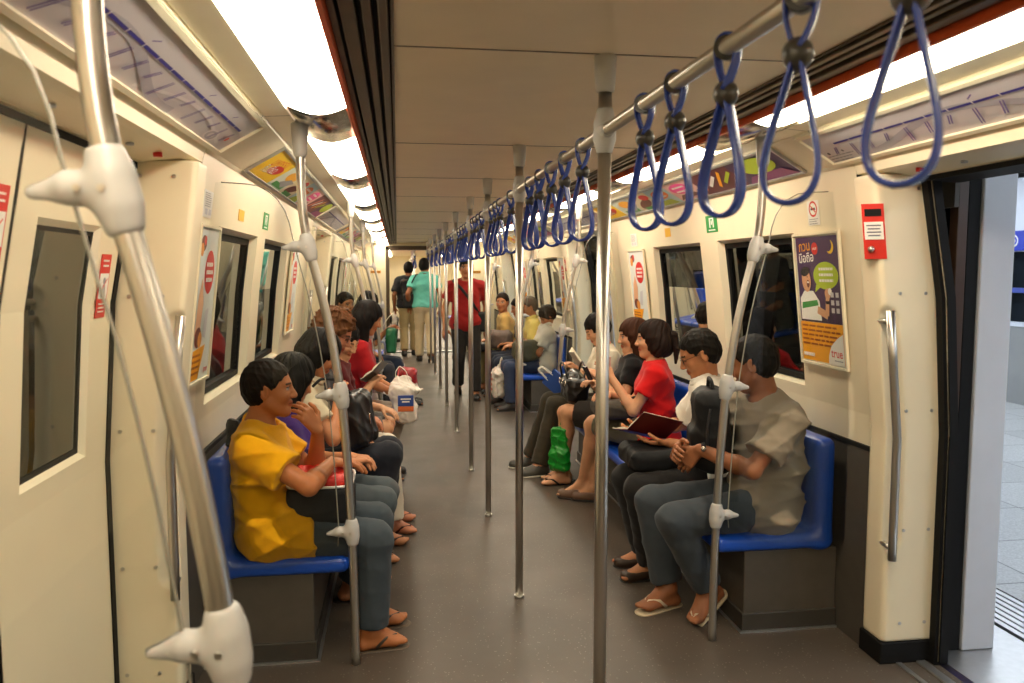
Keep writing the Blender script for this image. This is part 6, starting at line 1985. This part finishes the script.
# small stickers
def sticker(side, y, z, w, h, label, draw, prof=WX, base=None, cat='sticker', name='sticker', off=0.0025):
    o = np.array((side * (prof(z) - off), y + (w / 2 if side > 0 else -w / 2), z)); t = np.array((side * (prof(z + h) - off), o[1], z + h))
    U = np.array([0, -1.0, 0]) if side > 0 else np.array([0, 1.0, 0])
    f = Flat(o, U, t - o, w, np.linalg.norm(t - o), base or C_W, 0.0015)
    draw(f, w, np.linalg.norm(t - o))
    return tag(f.done(name), label, cat, 'small notices on the walls')
def ext(f, w, h):
    f.rect(w * .30, h * .28, w * .40, h * .85, C_W); f.rect(w * .60, h * .28, w * .70, h * .85, C_W); f.rect(w * .30, h * .78, w * .7, h * .86, C_W); f.rect(w * .45, h * .45, w * .55, h * .7, C_W); f.rect(w * .2, h * .1, w * .8, h * .17, C_W)
def nosm(f, w, h):
    f.disc(w / 2, h * .66, w * .36, C_RED); f.disc(w / 2, h * .66, w * .27, C_W); f.line((w * .3, h * .66), (w * .7, h * .66), w * .10, C_BLK); f.line((w * .3, h * .8), (w * .7, h * .52), w * .07, C_RED); f.lines(w * .1, w * .9, h * .25, 3, h * .09, h * .035, C_GRY, .2, 1)
def notice(f, w, h):
    f.lines(w * .1, w * .9, h * .9, 7, h * .08, h * .03, C_GRY, .3, 2); f.rect(w * .15, h * .1, w * .45, h * .32, C_LGR); f.rect(w * .55, h * .1, w * .85, h * .32, C_LGR)
def redwhite(f, w, h):
    f.rect(w * .06, h * .30, w * .94, h * .70, C_W); f.lines(w * .2, w * .8, h * .9, 2, h * .08, h * .03, C_W, .1, 3)
    f.disc(w * .5, h * .58, w * .14, C_GRY); f.poly([(w * .25, h * .33), (w * .75, h * .33), (w * .62, h * .52), (w * .38, h * .52)], C_GRY); f.line((w * .2, h * .4), (w * .8, h * .62), w * .05, C_RED); f.lines(w * .15, w * .85, h * .22, 3, h * .06, h * .025, C_W, .2, 4)
M_STG = P('exit_green', (34, 150, 66)); M_STY = P('sticker_yellow', (240, 186, 30))
sticker(1, 4.60, 1.842, 0.17, 0.10, 'green emergency equipment sticker above the gap between the platform-side windows', ext, base=M_STG)
sticker(1, 5.39, 1.850, 0.11, 0.06, 'plain yellow square sticker above the second platform-side window', lambda f, w, h: None, base=M_STY)
sticker(-1, 4.55, 1.835, 0.17, 0.09, 'green emergency equipment sticker above the gap between the tunnel-side windows', ext, base=M_STG)
sticker(-1, 3.86, 1.838, 0.13, 0.05, 'plain yellow square sticker above the first tunnel-side window', lambda f, w, h: None, base=M_STY)
sticker(1, 3.42, 1.815, 0.10, 0.11, 'small no-smoking notice above the purple poster', nosm)
sticker(-1, 3.20, 1.81, 0.14, 0.10, 'small printed notice above the pale poster near the yellow-shirted person', notice)
sticker(1, 6.2, 1.81, 0.16, 0.10, 'small printed notice above the far pale poster on the platform side', notice)
sticker(-1, 2.765, 1.455, 0.085, 0.205, 'red and white warning sticker on the closed sliding door beside its window', redwhite, prof=DX, base=C_RED)
sticker(-1, 2.02, 1.60, 0.085, 0.205, 'red and white warning sticker on the closed door leaf nearest the camera', redwhite, prof=DX, base=C_RED)
sticker(1, 8.97, 1.62, 0.16, 0.13, 'red and white notice before the far platform-side windows', redwhite, base=C_RED)
for s_, nm in ((-1, 'tunnel'), (1, 'platform')):
    m = MB((s_ * 1.10, Y1 - 0.004, 1.62)); m.box((s_ * 0.90, Y1 - 0.006, 1.595), (s_ * 1.10, Y1 - 0.0005, 1.645), P('amber_sign', (206, 140, 40)), 0.001)
    for i in range(4): m.box((s_ * (0.92 + .045 * i), Y1 - 0.0075, 1.612), (s_ * (0.95 + .045 * i), Y1 - 0.006, 1.628), C_BLK)
    tag(m.build('sign'), 'small amber sign on the cream end wall, %s side of the gangway' % nm, 'sign')

# sloping panels below the lights: route maps over the doors, adverts over the benches
def slope_frame(side, ya, yb, m0=0.02, m1=0.02):
    A = np.array((side * 1.058, 0, 2.1620)); Bq = np.array((side * 1.25, 0, 2.05))
    d = unit(A - Bq); L = np.linalg.norm(A - Bq)
    n = unit(np.array((-side * 0.115, 0, -0.2)))
    o = Bq + d * m1 + n * 0.004; o[1] = yb if side > 0 else ya
    U = np.array([0, -1.0, 0]) if side > 0 else np.array([0, 1.0, 0])
    return o, U, d, yb - ya, L - m0 - m1
M_MAP = P('map_paper', (208, 202, 206), 0.3); C_MAPG = P('map_grey', (180, 176, 186)); C_MAPL = P('map_pale', (226, 220, 222)); C_VIO = P('map_violet', (120, 104, 160)); C_LINE = P('map_blue_line', (52, 44, 140))
def route_map(side, yc, label):
    o, U, V, w, h = slope_frame(side, yc - 1.09, yc + 1.06)
    e = empty('route_map_panel', tuple(o + U * w / 2), label, 'map', 'route map panels over the doors')
    f = Flat(o, U, V, w, h, M_MAP)
    for i in range(18):                               # river bends and roads in grey
        t0, t1 = i / 18, (i + 1) / 18
        g = lambda t: (w * (0.12 + 0.55 * t), h * (0.05 + 0.55 * math.sin(t * 3.4) ** 2))
        f.line(g(t0), g(t1), 0.030, C_MAPG)
        g2 = lambda t: (w * (0.52 + 0.42 * t), h * (0.08 + 0.34 * math.sin(t * 3.1)))
        f.line(g2(t0), g2(t1), 0.012, C_MAPL); 
    for i in range(3): f.disc(w * 0.88, h * 0.16, 0.07 - 0.02 * i, (C_MAPL, C_MAPG, M_MAP)[i], 0.03 - 0.008 * i)
    ys = h * 0.60
    f.line((w * 0.07, ys), (w * 0.95, ys), 0.0095, C_LINE)
    for i in range(18):
        x = w * (0.07 + 0.88 * i / 17)
        f.rect(x - 0.003, ys - 0.008, x + 0.003, ys + 0.008, C_MAPL)
        for j in range(2): f.line((x - 0.012 - j * .012, ys - 0.022), (x - 0.045 - j * .012, ys - 0.062 - 0.016 * ((i * 5) % 3)), 0.0060, C_VIO)
        if i in (2, 7, 12, 15): f.line((x, ys + 0.02), (x + 0.03, ys + 0.035), 0.005, C_VIO)
    f.lines(0.03, 0.22, h * 0.25, 3, 0.016, 0.006, C_GRY, 0.3, 4); f.disc(w - 0.12, h * .30, 0.012, C_RED)
    f.disc(0.06, h * .36, 0.008, C_BLK); f.disc(0.16, h * .36, 0.006, C_BLK)
    f.done('sheet', e)
    frame_of(e, o, U, V, w, h, M_CREAM2, 0.016, 0.010)
for i, d in enumerate(DOORS):
    route_map(-1, d + (0.0 if i == 0 else 0.0), 'route map with a blue line over the %s closed door' % NUM[i])
    route_map(1, d, 'route map with a blue line over the %s open doorway' % NUM[i])
def advert(side, ya, yb, label, seed):
    o, U, V, w, h = slope_frame(side, ya, yb)
    e = empty('advert_panel', tuple(o + U * w / 2), label, 'advert', 'advert panels over the benches')
    f = Flat(o, U, V, w, h, P('ad_pale', (206, 216, 206)))
    k = w / 3.1
    if side > 0:                                      # dark end with lime disc nearest the viewer's right
        X = lambda x: x
    else:
        X = lambda x: x
    blocks = [(0.0, 0.55, C_YEL), (0.55, 0.95, P('ad_pale', (206, 216, 206))), (0.95, 1.35, P('ad_cream', (232, 222, 190))), (1.35, 1.7, C_SKY), (1.7, 2.1, P('ad_rose', (232, 190, 180))), (2.1, 2.6, P('ad_plum', (104, 40, 50))), (2.6, 3.1, C_PUR)]
    for a, b, c in blocks: f.rect(a * k, 0, b * k, h, c)
    f.text('มหกรรม', 0.30 * k, h * 0.70, 0.085, P('ad_orange', (232, 120, 20)), 0.012, 0.12); f.disc(0.36 * k, h * .45, 0.13 * k, C_RED, 0.035, 0.1); f.text('กินเที่ยว', 0.27 * k, h * 0.36, 0.075, C_BLK, 0.014, 0.1); f.text('กินเที่ยว', 0.267 * k, h * 0.365, 0.075, C_W, 0.004, 0.1)
    f.disc(0.80 * k, h * .62, 0.13 * k, P('ad_amber', (236, 170, 40)), 0.042); f.rect(0.62 * k, 0.01, 0.92 * k, 0.045, C_GRN); f.poly([(0.7 * k, .05), (0.86 * k, .02), (1.0 * k, .09), (0.85 * k, .10)], C_GRY)
    f.disc(1.15 * k, h * .35, 0.14 * k, C_BRN, 0.04, 0.2); f.rect(1.05 * k, 0.0, 1.3 * k, 0.03, C_GRN); f.disc(1.25 * k, h * .7, 0.08 * k, C_RED, 0.03)
    f.disc(1.52 * k, h * .60, 0.13 * k, P('ad_tangerine', (240, 128, 40)), 0.045); f.lines(1.43 * k, 1.62 * k, h * .68, 2, 0.035, 0.014, C_W, .1, 1); f.poly([(1.38 * k, 0), (1.66 * k, 0), (1.6 * k, .05), (1.45 * k, .045)], C_LIME)
    f.disc(1.88 * k, h * .62, 0.14 * k, C_PNK, 0.05); f.lines(1.79 * k, 1.98 * k, h * .70, 2, 0.04, 0.015, C_W, .1, 2); f.poly([(1.72 * k, .01), (2.05 * k, .03), (2.0 * k, .06), (1.8 * k, .055)], C_BRN)
    for i in range(4): f.line((2.15 * k + i * .1, 0.04 + .02 * (i % 2)), (2.30 * k + i * .1, 0.15 - .02 * (i % 2)), 0.022, (P('ad_salmon', (236, 140, 110)), C_W, C_ORG, C_LIME)[i])
    f.disc(2.85 * k, h * .62, 0.16 * k, C_LIME, 0.06); f.poly([(2.62 * k, 0), (3.08 * k, 0), (3.0 * k, .06), (2.7 * k, .05)], P('ad_violet', (140, 60, 120)))
    f.done('sheet', e)
    frame_of(e, o, U, V, w, h, M_ALU, 0.012, 0.008)
advert(-1, 3.72, 6.80, 'bright food advert over the bench of the yellow-shirted person', 1)
advert(1, 3.42, 6.80, 'bright food advert over the bench of the grey-shirted person', 2)
advert(-1, 9.2, 12.4, 'bright food advert over the far tunnel-side bench', 3)
advert(1, 9.2, 12.4, 'bright food advert over the far platform-side bench', 4)
# next car dressing: lights, straps rail, an orange banner
for s_ in (-1, 1):
    e = empty('ceiling_light', (s_ * 0.85, GY + 1, 2.18), 'strip light of the next car, %s side, seen through the gangway' % ('tunnel' if s_ < 0 else 'platform'), 'light')
    MB(e.location).box((s_ * 0.75, GY + 0.6, 2.165), (s_ * 0.95, GY + 11, 2.19), M_LAMP).build('diffuser', e)
    MB(e.location).box((s_ * 0.74, GY + 0.55, 2.185), (s_ * 0.96, GY + 11.05, 2.199), M_CHROME).build('housing', e)
m = MB((-0.95, GY + 3, 1.5)); m.box((-1.37, GY + 2.0, 0.95), (-1.355, GY + 5.5, 2.0), P('orange_banner', (226, 120, 30)), 0.003)
tag(m.build('banner'), 'tall orange banner on the wall of the next car beyond the gangway', 'banner')
for s_ in (-1, 1):
    src = next(o for o in bpy.data.objects if o.name.startswith('bench') and o.get('category') == 'bench' and o.location.x * s_ > 0)
    o = copy_tree(src, (s_ * 1.1, GY + 3.2, 0)); o['label'] = 'blue bench in the next car beyond the gangway, %s side' % ('tunnel' if s_ < 0 else 'platform'); o['group'] = 'benches of the next car'
src = next(o for o in bpy.data.objects if o.get('group') == 'upright poles down the middle of the aisle')
for i in range(3):
    o = copy_tree(src, (-0.18, GY + 1.5 + 1.6 * i, 0)); o['label'] = '%s upright pole of the next car beyond the gangway' % NUM[i]; o['group'] = 'poles of the next car'
for i in range(5):
    o = copy_tree(proto, (-0.18, GY + 0.8 + i * 0.35, RAIL_Z)); o['label'] = '%s hanging strap in the next car beyond the gangway' % NUM[i]; o['group'] = 'straps in the next car'
m = MB((-0.18, GY, RAIL_Z)); m.tube([(-0.18, GY + 0.06, RAIL_Z), (-0.18, GY + 11, RAIL_Z)], 0.0165, M_STEEL, 12); tag(m.build('overhead_rail'), 'short view of the overhead rail in the next car', 'rail')
